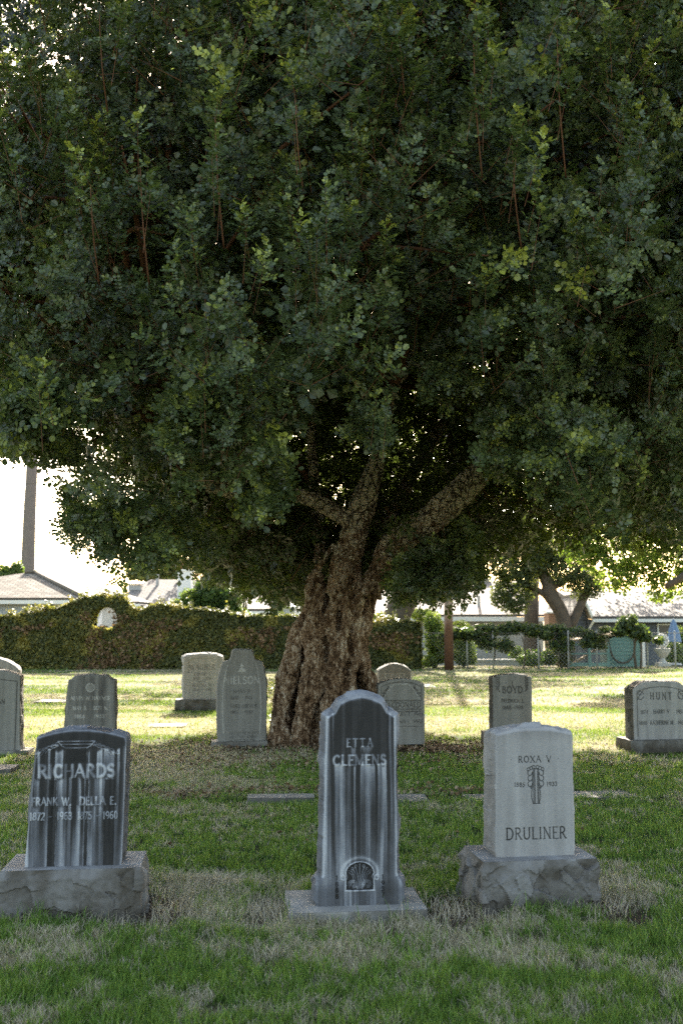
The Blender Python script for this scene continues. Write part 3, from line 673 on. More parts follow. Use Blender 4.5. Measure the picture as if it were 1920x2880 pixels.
# WAGNER
tx = text('WAGNER', 0, .53, .088, .18, .12, True, .46) + text('OSVAL T', 0, .42, .05, .16, .13, False, .28) + text('1857 - 1934', 0, .345, .045, .12, .13, False, .33)
tx += [(np.array([(-.06, .31), (.07, .31)]), .003)] + text('MELISSA W', 0, .225, .05, .13, .13, False, .34) + text('1852 - 1947', 0, .15, .045, .12, .13, False, .33)
def hf_wag(X, Z):
    inside = (np.abs(X) < .26) & (Z > .47) & (Z < .73 - .35 * np.maximum(np.abs(X) - .17, 0) ** 1.1 * 3)
    return .012 * inside
simple('pale rough-edged gravestone with a recessed arch, carved WAGNER, on a dark base', 515, 621, 1998, .80, .22, arch(.06, 3),
       tx, ST_PALE, .70, (.95, .19, .34), seed=51, hf=hf_wag, bulge=.03, rock=.02, side_tone=.7, res=.007, groove=-.3)
# NIELSON
tx2 = text('NIELSON', 0, .78, .092, .2, .13, False, .45)
tx = text('HANS P', 0, .66, .045, .2, .13, False, .21) + text('1878 - 1945', 0, .58, .042, .14, .13, False, .28) + text('MRS MEYER', .03, .47, .045, .14, .13, False, .34) + text('1865 - 1943', 0, .395, .042, .14, .13, False, .28)
tx += text('TO LIVE IN HEARTS', .03, .135, .032, .1, .13, False, .38) + text('WE LEAVE BEHIND', .02, .085, .032, .1, .13, False, .36) + text('IS NOT TO DIE', .01, .035, .032, .1, .13, False, .34)
tx2 += [(np.array(arc(0, .955, .03, .022, 0, 360, 9)), .006), (np.array([(0, .98), (0, 1.04)]), .007), (np.array([(-.02, 1.005), (.0, 1.02), (.02, 1.005)]), .006), (np.array([(-.045, .94), (-.01, .96), (.01, .96), (.045, .94)]), .006)]
def top_n(u):
    x = np.abs(u - .5) * 2; return np.where(x < .50, 1 - .008 * x, 1 - .004 - .105 * sstep(.50, .66, x) - .022 * sstep(.66, 1, x))
ln = lambda z, w: -w / 2 - .012 * np.sin(z / 1.2 * pi) + .075 * sstep(.75, 1.2, z)
simple('tallest grey gravestone of the second row, flat stepped top, carved NIELSON', 614, 746, 2095, 1.215, .2, top_n,
       tx, ST_GREY, .66, None, ln, lambda z, w: w / 2 + .012 * np.sin(z / 1.2 * pi) - .06 * sstep(.75, 1.2, z), seed=55, raised=tx2 + [(np.array([(s * .235, .15), (s * .25, .5), (s * .235, .8), (s * .18, 1.04)]), .004) for s in (-1, 1)],
       side_tone=.6, slab=(.72, .3, -.03), res=.0055, groove=-.25, ry=radians(-.5))
# CURTIS
def tf_cur(X, Z, t): return np.where((np.abs(X) < .16) & (Z > .70) & (Z < .79), t + .25, t)
simple('small arched gravestone with a pale name plate CURTIS, peeking over MACDONALD', 1066, 1156, 2040, .93, .2, arch(.11, 1.8),
       text('CURTIS', 0, .715, .06, .14, .16, False, .27), ST_GREY, .60, None, seed=61, side_tone=.8, tf2=tf_cur, bulge=.02, res=.006, groove=-.28)
# MACDONALD
W_ = .58
tx = text('MACDONALD', 0, .475, .062, .14, .11, True, .51) + text('MARY F. 1944', .09, .365, .042, .11, .12, False, .38) + text('LENA E. 1965', .09, .27, .042, .11, .12, False, .38)
for zz in (.565, .555, .455, .445, .425, .415, .23): tx.append((np.array([(-.26, zz), (.26, zz)]), .002))
tx += [(np.array([(s * .265, .565), (s * .265, .74), (s * .15, .785), (0, .80)]), .003) for s in (-1, 1)]
tx += [(np.array(arc(s * (.235 - .022 * k), .62 + .038 * k, .012, .014, 0, 330, 8)), .0028) for s in (-1, 1) for k in range(4)] 
tx += [(np.array(arc(s * (.235 - .03 * k), .66 + .032 * k, .010, .010, 0, 330, 8)), .0028) for s in (-1, 1) for k in range(3)]
rs = [(np.array([(s * .24, .58), (s * .215, .63), (s * .195, .64), (s * .19, .68), (s * .16, .70), (s * .145, .74), (s * .11, .75), (s * .10, .77), (0, .772)]), .004) for s in (-1, 1)]
simple('low arched grey gravestone with leafy carved corners, carved MACDONALD, right of the trunk', 1064, 1194, 2094, .84, .2, arch(.095, 2.2), tx, ST_GREY, .68, None,
       seed=65, side_tone=.42, raised=rs, res=.005, groove=-.42, rock=.008)
# BOYD
tx = text('BOYD', 0, .505, .082, .2, .13, True, .27) + text('FREDRICK J.', .0, .38, .044, .13, .14, False, .30) + text('1868-1935', .0, .295, .042, .13, .14, False, .28)
tx += [(np.array([(0, .66), (0, .60), (.012, .60)]), .004)]
for s in (-1, 1):
    tx += [(np.array([(s * .175, .72), (s * .175, .60), (s * .19, .55), (s * .17, .52)]), .004)] + [(np.array(arc(s * .20, .70 - .035 * k, .014, .012, 0, 300, 8)), .0035) for k in range(5)]
simple('grey gravestone with carved flower corners, BOYD, standing behind the pale DRULINER stone', 1391, 1503, 2094, .745, .2,
       lambda u: 1 - .035 * (2 * u - 1) ** 2 - .02 * sstep(.8, .84, np.abs(2 * u - 1)), tx, ST_GREY, .64, (.72, .15, .34), seed=71, side_tone=.28, rot=radians(7), rock=.016, res=.0055)
# HUNT
tx = text('HUNT', 0, .49, .082, .55, .12, True, .28) + text('HARRY V', 0, .315, .048, .14, .13, False, .21) + text('KATHERINE M', 0, .18, .048, .11, .13, False, .30)
tx += text('1874', -.225, .315, .042, .1, .13, False, .10) + text('1957', .245, .315, .042, .1, .13, False, .10) + text('1880', -.245, .18, .042, .1, .13, False, .10) + text('1959', .265, .18, .042, .1, .13, False, .10)
tx += border(.70, .68, .035, .10, .003)
for s in (-1, 1): tx += [(np.array(arc(s * .27, .54, .045, .05, 20, 340, 12)), .004), (np.array([(s * .31, .49), (s * .28, .54), (s * .23, .60)]), .004), (np.array([(s * .30, .56), (s * .25, .55)]), .003)]
def top_h(u): x = np.abs(u - .5) * 2; return 1 - .025 * x ** 2 - .07 * sstep(.62, .9, x) - .04 * sstep(.9, 1, x)
simple('wide pale gravestone on a stepped base at the right edge, sunlit top, carved HUNT', 1789, 1954, 2112, .71, .26, top_h, tx, ST_PALE, .68, (.90, .13, .44), seed=75, side_tone=.30, rot=radians(8), res=.0055, bulge=.008)

# flat markers
def marker(px0, px1, py0, py1, label, th=.016, seed=1):
    a = gnd(px0, py1); b = gnd(px1, py1); d = gnd((px0 + px1) / 2, py0)[1] - a[1]; c = (a + b) / 2
    e = block('flat_marker', None, CONC, b[0] - a[0], max(d, .22), th, flat=True, seed=seed, tone=.42, res=.02, toplight=.1)
    e.location = (c[0], c[1], .0); e.rotation_euler = (0, 0, radians(3)); footprint(c[0], c[1] + d * .6, (b[0] - a[0]) * .92, max(d, .22) * .55, radians(3))
    tag(e, label, 'grave marker', 'flat markers sunk in the lawn')
marker(1090, 1209, 2238, 2260, 'flat stone marker just right of the tall central dark stone', seed=2)
marker(1316, 1470, 2238, 2257, 'flat stone marker mostly hidden behind the pale DRULINER stone', seed=3)
marker(1612, 1795, 2229, 2248, 'longest pale flat marker, lying right of the DRULINER stone', seed=4)
marker(695, 885, 2243, 2254, 'thin flat marker among dry leaves left of the tall central stone', .03, seed=5)
marker(415, 520, 2036, 2045, 'small flat marker in the sunlit grass left of NIELSON', .01, seed=6)
marker(96, 188, 1968, 1976, 'far flat marker in the sunlit grass behind the left stones', .012, seed=7)
marker(1178, 1226, 1924, 1933, 'tiny far flat marker right of CURTIS', .012, seed=8)
marker(-40, 28, 2163, 2178, 'grey flat marker at the left edge of the lawn', .05, seed=9)

# ------------------------------------------------------------------ the carob tree
carob = empty('carob_tree', (0, 13.3, 0), 'huge old carob tree with a fluted trunk and dense dark crown behind the graves', 'tree')
def cw(x, y, Y): return at(700 + x / 2.178, 1200 + y / 2.178, Y)          # pixels of an enlarged look at the trunk
def smooth_path(P, R, k=5):
    P = np.asarray(P, float); R = np.asarray(R, float); n = len(P); t = np.linspace(0, n - 1, (n - 1) * k + 1)
    out = []; 
    for a in t:
        i = min(int(a), n - 2); f = a - i; p0, p1, p2, p3 = P[max(i - 1, 0)], P[i], P[i + 1], P[min(i + 2, n - 1)]
        out.append(.5 * ((2 * p1) + (p2 - p0) * f + (2 * p0 - 5 * p1 + 4 * p2 - p3) * f * f + (3 * p1 - p0 - 3 * p2 + p3) * f ** 3))
    return np.array(out), np.interp(t, np.arange(n), R)
def build_trunk():
    mb = MB(); px2m = lambda r, Y: r / 2.178 * Y / F
    def limb(pts, n=14, wob=.03, seed=0, k=6, fat=1.0):
        P = [cw(x, y, Y) for x, y, r, Y in pts]; R = [px2m(r * fat, Y) for x, y, r, Y in pts]
        P, R = smooth_path(P, R, k); mb.tube(P, R, n, wob, seed)
    yc = 13.45
    def cy_(x, y, r):   # front columns hug an oval trunk
        half = np.interp(y, [1000, 1200, 1350, 1500, 1700, 1900, 2050], [170, 205, 235, 280, 320, 330, 340]); mid = np.interp(y, [1000, 1350, 1600, 1900], [590, 480, 480, 480])
        q = np.clip((x - mid) / half, -.95, .95); return yc - px2m(half, yc) * .80 * math.sqrt(1 - q * q) + px2m(r, yc) * .28 - .04 * sin(x * .05 + y * .004)
    cols = [
        [(215, 2080, 85), (205, 1900, 75), (200, 1750, 55), (235, 1580, 62), (265, 1430, 62), (300, 1290, 52), (350, 1170, 48), (380, 1060, 42), (375, 960, 34)],
        [(330, 2080, 80), (320, 1900, 78), (355, 1700, 80), (380, 1560, 78), (395, 1400, 82), (400, 1250, 75), (420, 1120, 50), (440, 1010, 40), (430, 880, 34)],
        [(470, 2080, 60), (470, 1880, 45), (480, 1740, 45), (510, 1620, 48), (500, 1480, 42), (510, 1340, 40), (505, 1200, 38), (530, 1080, 50), (560, 960, 66)],
        [(560, 2080, 45), (560, 1850, 40), (570, 1680, 38), (560, 1520, 36), (575, 1400, 36), (570, 1290, 34), (600, 1180, 36), (600, 1050, 45)],
        [(620, 2080, 45), (625, 1850, 40), (640, 1700, 44), (620, 1560, 40), (650, 1450, 42), (640, 1320, 34), (650, 1200, 34), (670, 1060, 28), (668, 950, 24)],
        [(730, 2080, 70), (715, 1850, 52), (735, 1680, 48), (735, 1560, 52), (705, 1440, 42), (680, 1330, 36), (705, 1220, 40), (735, 1100, 50), (765, 990, 56), (825, 890, 44)],
        [(800, 2080, 60), (780, 1860, 55), (760, 1750, 42), (770, 1600, 32), (745, 1480, 28), (705, 1380, 28)],
        [(130, 2080, 55), (165, 1900, 48), (175, 1720, 38), (190, 1600, 40), (225, 1500, 44)]]
    r_ = np.random.default_rng(3)
    for k, c in enumerate(cols):
        if k in (0, 1, 2, 3, 4): lx, ly, lr = c[-1]; tx_ = [470, 520, 600, 640, 660][k]; c = c + [(lx * .5 + tx_ * .5, ly - 80, lr * .75), (tx_, ly - 170, lr * .4)]
        w = [(x + 7 * sin(y * .013 + k), y, r * .90 * (1 + .17 * sin(y * .024 + k * 2)), cy_(x, y, r)) for x, y, r in c]; limb(w, 14, .05, k, 7)
    for q in range(9):                                  # the far side of the trunk
        a = radians(10 + q * 20); pts = []
        for y in (2080, 1880, 1680, 1480, 1300, 1150, 1000):
            half = np.interp(y, [1000, 1200, 1350, 1500, 1700, 1900, 2050], [120, 165, 195, 240, 280, 290, 300]); mid = np.interp(y, [1000, 1350, 1600, 1900], [570, 480, 480, 480])
            pts.append((mid + half * cos(a + .06 * sin(y * .01 + q)), y, 62 * (1 + .2 * sin(y * .02 + q)), yc + px2m(half, yc) * .85 * sin(a) + .05))
        limb(pts, 12, .05, 40 + q, 5)
    limb([(480, 2100, 215, yc + .05), (480, 1800, 195, yc + .05), (480, 1550, 165, yc + .05), (490, 1350, 135, yc + .05), (540, 1180, 112, yc + .05), (590, 1050, 92, yc), (600, 930, 78, 13.35), (600, 850, 60, 13.3)], 20, .05, 90)
    # main limb up through the crown, left limb, right limb
    limb([(560, 1020, 84, 13.25), (562, 920, 80, 13.2), (585, 820, 84, 13.15), (625, 700, 88, 13.1), (655, 600, 88, 13.05), (695, 480, 80, 13), (730, 370, 72, 12.95), (765, 260, 58, 12.9),
          (800, 130, 42, 12.85), (835, -20, 38, 12.8), (855, -150, 36, 12.7), (900, -260, 33, 12.6), (975, -370, 28, 12.5), (1010, -560, 26, 12.4), (960, -900, 22, 12.2), (990, -1400, 14, 12)], 16, .03, 5)
    limb([(650, 640, 62, 13.05), (575, 560, 52, 13.0), (470, 490, 48, 12.9), (340, 430, 46, 12.7), (215, 405, 45, 12.5), (90, 400, 44, 12.3), (-60, 405, 46, 12), (-200, 360, 52, 11.7), (-320, 240, 52, 11.4), (-400, 90, 48, 11.1), (-520, -200, 38, 10.8), (-700, -700, 26, 10.6)], 16, .04, 6)
    limb([(740, 1040, 60, 13.2), (790, 900, 55, 13.2), (850, 760, 66, 13.1), (940, 680, 70, 12.95), (1060, 605, 76, 12.8), (1190, 500, 80, 12.6), (1300, 395, 78, 12.4), (1390, 300, 66, 12.3), (1460, 220, 52, 12.2), (1530, 160, 30, 12.15)], 16, .05, 7, fat=1.15)
    limb([(1330, 370, 60, 12.4), (1420, 300, 46, 12.3), (1500, 262, 38, 12.2), (1545, 220, 26, 12.1)], 12, .05, 8)
    limb([(1380, 320, 50, 12.4), (1480, 100, 40, 12.6), (1650, -200, 34, 12.8), (1900, -700, 22, 13)], 12, .04, 9)
    limb([(430, 1100, 45, 13.8), (445, 900, 42, 13.9), (430, 650, 40, 13.95), (400, 350, 38, 14), (380, 0, 32, 14), (420, -500, 24, 14.2)], 12, .04, 10)
    limb([(640, 1000, 60, 13.9), (800, 700, 50, 14.6), (1000, 300, 40, 15.3), (1300, -200, 28, 16)], 12, .04, 11)
    tmp = mb.build('tmp_trunk', BARK)
    md = tmp.modifiers.new('r', 'REMESH'); md.mode = 'VOXEL'; md.voxel_size = .015
    sm = tmp.modifiers.new('s', 'SMOOTH'); sm.factor = .5; sm.iterations = 4
    dg = bpy.context.evaluated_depsgraph_get(); me = bpy.data.meshes.new_from_object(tmp.evaluated_get(dg)); bpy.data.objects.remove(tmp)
    n = len(me.vertices); V = np.empty(n * 3, np.float32); me.vertices.foreach_get('co', V); V = V.reshape(-1, 3).astype(float)
    N = np.empty(n * 3, np.float32); me.vertices.foreach_get('normal', N); N = N.reshape(-1, 3)
    lowf = sstep(3.3, 2.2, V[:, 2])
    q = V * np.array([1, 1, .45])
    d = (fbm(V * np.array([7, 7, 3.2]), 4, 3) - .5) * .12 * (.35 + .65 * lowf)
    rid = np.abs(fbm(q * 13, 14, 3) - .5) * 2; d -= (.3 - np.minimum(rid, .3)) * .07 * (.3 + .7 * lowf)
    d += (fbm(V * 30, 24, 3) - .5) * .028
    V = V + N * d[:, None]
    px, py = proj(V)
    plate = sstep(1.7, 3.5, V[:, 2]) * .95 + .18 * sstep(.5, .3, fbm(V * 2, 66, 2))
    me.vertices.foreach_set('co', V.astype(np.float32).ravel())
    a = me.attributes.new('ridge', 'FLOAT', 'POINT'); a.data.foreach_set('value', np.clip(.5 + d * 5 + (fbm(V * 22, 87, 2) - .5) * .5, 0, 1).astype(np.float32))  # bump highlights and groove shade put into the bark colour
    a = me.attributes.new('plate', 'FLOAT', 'POINT'); a.data.foreach_set('value', plate.astype(np.float32))
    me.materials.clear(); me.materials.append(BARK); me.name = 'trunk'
    me.polygons.foreach_set('use_smooth', np.ones(len(me.polygons), bool)); me.update()
    o = bpy.data.objects.new('trunk', me); COL.objects.link(o); return o
def attach(o, root):
    """parent o (built in world space) to an unrotated root"""
    M_ = o.data; n = len(M_.vertices); V = np.empty(n * 3, np.float32); M_.vertices.foreach_get('co', V); V = V.reshape(-1, 3) - np.array(root.location, np.float32)
    M_.vertices.foreach_set('co', V.ravel()); M_.update(); o.parent = root; return o
attach(build_trunk(), carob)

# ---- leaf sprays: a twig with compound leaves of rounded leaflets
LF6 = np.array([(0, 0, 0), (-.36, .26, .05), (-.46, .72, .07), (0, 1.0, -.02), (.46, .72, .07), (.36, .26, .05)])
LF4 = np.array([(0, 0, 0), (-.45, .55, .05), (0, 1.0, 0), (.45, .55, .05)])
def unit(v): return v / (np.linalg.norm(v, axis=-1, keepdims=True) + 1e-9)
def frames(z, up):
    """rows of rotation matrices whose third axis is z and second axis leans to up"""
    z = unit(z); x = unit(np.cross(up, z)); y = np.cross(z, x); return np.stack([x, y, z], -1)
def make_spray(r, L=.46, nl=11, pairs=4, size=.050, droop=0., six=True, up=.55):
    """axis +Z; returns leaf verts (n,k,3), tint (n), stem path"""
    B = LF6 if six else LF4; V = []; T = []; G = []
    for k in range(nl):
        f = (k + .5) / nl; z0 = L * (.12 + .88 * f); a = k * 2.4 + r.uniform(-.3, .3); ll = (.20 - .09 * f) * r.uniform(.85, 1.15)
        if k >= nl - 3: ll *= .8
        d = np.array([cos(a), sin(a), up + .9 * f ** 3 + r.uniform(-.2, .2) - droop]); d /= np.linalg.norm(d)
        n = np.array([-d[0] * d[2], -d[1] * d[2], 1 - d[2] ** 2]) + r.normal(0, .18, 3); n = unit(n - d * (n @ d)); s = np.cross(d, n)
        p0 = np.array([0, 0, z0])
        for j in range(pairs + 1):
            g = (j + .7) / (pairs + .7)
            for sd in ((-1, 1) if j < pairs else (0,)):
                sz = size * r.uniform(.8, 1.15) * (1 - .35 * f ** 4) * (.8 + .4 * g)
                b = p0 + d * ll * g - n * .02 * g * g
                ld = unit(s * sd + d * (.35 if sd else 1) + n * r.normal(0, .15)); ln = unit(n + r.normal(0, .22, 3)); ln = unit(ln - ld * (ln @ ld)); ls = np.cross(ld, ln)
                w = .95 * sz
                sz *= r.choice([.7, .85, 1, 1, 1.12]); w = .95 * sz * r.uniform(.8, 1.05)
                V.append(b + B[:, :1] * w * ls + B[:, 1:2] * sz * ld + B[:, 2:] * sz * ln)
                T.append(r.uniform(.05, .5) + .15 * f); G.append(f)
    return np.array(V), np.array(T), np.array(G)
def stem_tris(L):
    a = np.arange(3) / 3 * 2 * pi; c = np.stack([np.cos(a), np.sin(a), 0 * a], -1)
    V = np.concatenate([c * .004 + [0, 0, -.25], c * .0016 + [0, 0, L]]); Fq = [(i, (i + 1) % 3, 3 + (i + 1) % 3, 3 + i) for i in range(3)]
    return V, np.array(Fq)
def scatter(sprays, P, axis, scale, young, r, six=True, shade=None):
    """place sprays; returns verts, faces, tint, stems verts, faces"""
    n = len(P); pick = r.integers(0, len(sprays), n); VV = []; TT = []; SV = []
    B = 6 if six else 4; st, sf = stem_tris(.40)
    for k, (V, T, G) in enumerate(sprays):
        m = np.where(pick == k)[0]
        if not len(m): continue
        R = frames(axis[m], unit(r.normal(0, 1, (len(m), 3)) + 1e-3))
        W = np.einsum('nij,lj->nli', R, V.reshape(-1, 3)) * scale[m][:, None, None] + P[m][:, None]
        VV.append(W.reshape(-1, 3))
        t = T[None] + r.normal(0, .10, (len(m), 1)) + young[m][:, None] * (.25 + .75 * G[None] ** 2) + r.normal(0, .05, (len(m), len(T))); TT.append(np.repeat(t.reshape(-1), B))
        SV.append((np.einsum('nij,lj->nli', R, st) * scale[m][:, None, None] + P[m][:, None]).reshape(-1, 3))
    V = np.concatenate(VV); nl = len(V) // B; b = np.arange(nl)[:, None] * B
    Fq = np.concatenate([b + [0, 1, 2, 3], b + [0, 3, 4, 5]]) if six else b + [0, 1, 2, 3]
    S = np.concatenate(SV); ns = len(S) // 6; F2 = (np.arange(ns)[:, None, None] * 6 + sf[None]).reshape(-1, 4)
    return V, Fq, np.clip(np.concatenate(TT), 0, 1), S, F2

CC = np.array([.6, 13.2, 5.5]); CR = np.array([6.6, 6.0, 5.1])
LFX = [-400, -150, 0, 60, 140, 200, 280, 350, 430, 500, 560, 620, 700, 760, 810, 850, 900, 1000, 1080, 1130, 1200, 1300, 1400, 1500, 1600, 1700, 1820, 1950, 2200]
LFY = [880, 950, 1020, 1070, 1110, 1200, 1400, 1430, 1390, 1360, 1320, 1290, 1340, 1360, 1220, 1140, 1060, 1060, 1050, 960, 950, 970, 1060, 1180, 1330, 1420, 1480, 1500, 1500]
LBX = [-400, 0, 200, 350, 430, 520, 600, 700, 860, 930, 1060, 1150, 1290, 1340, 1400, 1500, 1600, 1750, 1920, 2300]
LBY = [860, 930, 1010, 1220, 1400, 1480, 1550, 1600, 1630, 1570, 1560, 1600, 1580, 1530, 1510, 1470, 1460, 1490, 1480, 1500]
def in_poly(px, py, poly):
    r = np.zeros(px.shape, bool); n = len(poly)
    for i in range(n):
        (x0, y0), (x1, y1) = poly[i], poly[(i + 1) % n]
        c = ((y0 > py) != (y1 > py)) & (px < (x1 - x0) * (py - y0) / (y1 - y0 + 1e-9) + x0); r ^= c
    return r
CLEAR = [[(900, 1700), (900, 1640), (915, 1480), (870, 1440), (800, 1425), (800, 1370), (880, 1380), (960, 1420), (985, 1330), (1000, 1250), (1090, 1250), (1082, 1330), (1060, 1400), (1050, 1480), (1040, 1640), (1060, 1720)],
         [(1120, 1500), (1190, 1420), (1300, 1330), (1370, 1260), (1420, 1262), (1390, 1340), (1330, 1420), (1210, 1500), (1140, 1525)],
         [(1085, 1030), (1120, 1030), (1170, 1010), (1150, 1070), (1110, 1120), (1105, 1180), (1085, 1180)], [(500, 1280), (540, 1280), (600, 1370), (660, 1380), (640, 1410), (560, 1400)],
         [(1020, 1700), (1060, 1640), (1065, 1600), (1100, 1600), (1080, 1640), (1060, 1700)], [(970, 1340), (985, 1340), (985, 1400), (970, 1400)], [(1160, 690), (1180, 690), (1180, 860), (1160, 860)]]
def shell_fn(d): return 1 + (fbm(d * 2.6 + 9, 101, 3) - .5) * .34 + (fbm(d * 8.5 + 3, 141, 2) - .5) * .32
def crown_points(N, r, s0, s1, pw=1.0, view=True, lo=.42, base=.02):
    out = []
    tot = 0
    while tot < N:
        d = unit(r.normal(0, 1, (N * 6, 3))); s = s0 + (s1 - s0) * r.random(len(d)) ** pw
        P = CC + CR * d * (s * shell_fn(d))[:, None]
        px, py = proj(P); infr = (px > -250) & (px < 2170) & (py > -420) & (P[:, 1] > 4)
        k = (infr if view else ~infr) & (P[:, 2] > 1.7)
        front = P[:, 1] < 12.2
        nb = (fbm(P * 2.2, 55, 2) - .5) * 120
        lim = np.where(front, np.interp(px, LFX, LFY), np.interp(px, LBX, LBY)) + nb
        if view:
            k &= py < lim
            dy = np.where(front, 0, 1)
            for q, poly in enumerate(CLEAR):
                lim_y = 13.5 if q == 0 else 12.6
                for ox, oy in ((0, 0), (0, 70), (-35, 30), (35, 30)): k &= ~(in_poly(px + ox, py + oy, poly) & (P[:, 1] < lim_y))
            # sky gap on the left under the crown
        else: k &= P[:, 2] > 4.3 - .9 * sstep(9, 12, P[:, 1])
        cl = fbm(P * np.array([1.5, 1.5, 1.9]), 303, 3); k &= r.random(len(P)) < sstep(lo, lo + .13, cl) + base
        P = P[k]; out.append(np.concatenate([P, d[k]], 1)); tot += len(P)
    o = np.concatenate(out)[:N]; return o[:, :3], o[:, 3:]
def build_crown():
    r = np.random.default_rng(12)
    A = [make_spray(r) for _ in range(7)]; B = [make_spray(r, six=False, nl=8, pairs=3, size=.075) for _ in range(4)]
    D = [make_spray(r, droop=.7, L=.5, up=.2) for _ in range(5)]
    VV = []; FF = []; TT = []; SV = []; SF = []; nv = ns = 0
    def add(res):
        nonlocal nv, ns
        V, Fq, T, S, F2 = res; VV.append(V); FF.append(Fq + nv); TT.append(T); SV.append(S); SF.append(F2 + ns); nv += len(V); ns += len(S)
    def axes(P, d, up):
        a = unit(d * np.array([1, 1, .5]) + np.array([0, 0, 1]) * up[:, None] + r.normal(0, .28, P.shape)); return a
    # outer layer in view
    P, d = crown_points(3900, r, .80, 1.0, .8)
    up = .45 - .9 * sstep(4.2, 2.3, P[:, 2]) + r.normal(0, .2, len(P)); px, py = proj(P)
    rightish = sstep(1350, 1650, px) * (P[:, 1] < 12.5); up = up * (1 - rightish) - .75 * rightish
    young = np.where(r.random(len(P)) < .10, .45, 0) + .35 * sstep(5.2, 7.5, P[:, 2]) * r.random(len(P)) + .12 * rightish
    m = r.random(len(P)) < rightish * .8
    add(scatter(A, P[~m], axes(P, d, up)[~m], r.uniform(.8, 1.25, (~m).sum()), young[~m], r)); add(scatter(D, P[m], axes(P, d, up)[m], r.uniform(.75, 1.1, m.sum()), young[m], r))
    # leaders: columns of stacked sprays that give the crown its upright texture, dark gaps between
    C_, dl = crown_points(560, r, .96, 1.04, 1, lo=.36, base=.1); kf = C_[:, 1] < 12.5; C_, dl = C_[kf], dl[kf]
    LP = []; LA = []; LY = []; LS = []; LD = []
    for c, dd in zip(C_, dl):
        zf = float(sstep(2.6, 4.6, c[2])); n_ = int(5 + 8 * zf * r.uniform(.6, 1.2)); H_ = (.45 + .85 * zf) * r.uniform(.7, 1.3); lean = np.array([dd[0] * .35, dd[1] * .35, 0]) + r.normal(0, .13, 3); ax0 = unit(lean * (1.4 - .7 * zf) + [0, 0, 1 if zf > .25 else .15])
        yg = r.uniform(.1, .9) ** 1.5
        for j in range(n_):
            f = j / (n_ - 1.); rad = (1 - f) * .16 * (1.2 if zf > .3 else 1.6); a = r.uniform(0, 2 * pi); q = c - ax0 * H_ * .5 + ax0 * H_ * f + rad * np.array([cos(a), sin(a), 0]) + dd * .12
            LP.append(q); LA.append(unit(ax0 * (.3 + f) + np.array([cos(a), sin(a), 0]) * (1 - f) * .9 + [0, -.3, 0] + r.normal(0, .12, 3))); LY.append(yg * f ** 2.5 + .04); LS.append(r.uniform(.62, .95) * (1 - .25 * f)); LD.append(dd)
    LP, LA, LY, LS = map(np.array, (LP, LA, LY, LS)); px, py = proj(LP); k = py < np.interp(px, LFX, LFY) + 40
    for poly in CLEAR: k &= ~in_poly(px, py + 60, poly)
    add(scatter(A, LP[k], LA[k], LS[k], LY[k], r))
    # inner and far leaves seen from below and through gaps
    P, d = crown_points(6000, r, .50, .80, .7, lo=.30, base=.12)
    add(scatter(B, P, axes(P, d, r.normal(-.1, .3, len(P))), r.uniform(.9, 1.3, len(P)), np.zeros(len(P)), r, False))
    # dense upper boughs that keep the foreground in shade
    d = unit(r.normal(0, 1, (9000, 3)) * [1, 1, .8] + [0, 0, .5]); P = CC + CR * d * (.55 + .4 * r.random((9000, 1))); px, py = proj(P); k = (P[:, 2] > 5.2) & (np.abs(P[:, 0] - .3) < 4.2) & (P[:, 1] > 9.5) & ((px > 620) | (py > 330)); P, d = P[k][:3000], d[k][:3000]
    add(scatter(B, P, axes(P, d, r.normal(.3, .3, len(P))), r.uniform(1.0, 1.5, len(P)), r.random(len(P)) * .3, r, False))
    # the rest of the crown, out of the frame
    P, d = crown_points(3600, r, .6, 1.02, .6, False, lo=.28, base=.2)
    add(scatter(B, P, axes(P, d, r.normal(.3, .3, len(P))), r.uniform(1.4, 2.1, len(P)), r.random(len(P)) * .4, r, False))
    # ragged skirt behind the trunk and drooping tips
    n = 1500; sx = r.choice(np.arange(430, 1340), n); lim = np.interp(sx, LBX, LBY); sy = lim - r.exponential(110, n) + 25; Y = r.uniform(13.9, 17.5, n)
    P = at(sx, sy, Y); k = ~((sx > 1075) & (sx < 1110)); P = P[k]; add(scatter(A, P, axes(P, np.tile((0, -.6, -.5), (len(P), 1)), r.normal(-.2, .3, len(P))), r.uniform(.7, 1.1, len(P)), r.random(len(P)) * .15, r))
    n = 420; sx = r.choice(np.concatenate([np.arange(1060, 1330), np.arange(1060, 1250)]), n); sy = r.uniform(1500, 1650, n); Y = r.uniform(11.6, 13.0, n)
    k = ~in_poly(sx.astype(float), sy, CLEAR[0]) & ~in_poly(sx.astype(float), sy, CLEAR[1]) & (sy > 1640 - (sx - 1060) * .55) & (sy < 1640 - np.maximum(1120 - sx, 0) * .4)
    P = at(sx, sy, Y)[k]; add(scatter(A, P, axes(P, np.tile((0, -.8, -.3), (len(P), 1)), r.normal(-.1, .3, len(P))), r.uniform(.6, .95, len(P)), r.random(len(P)) * .2, r))
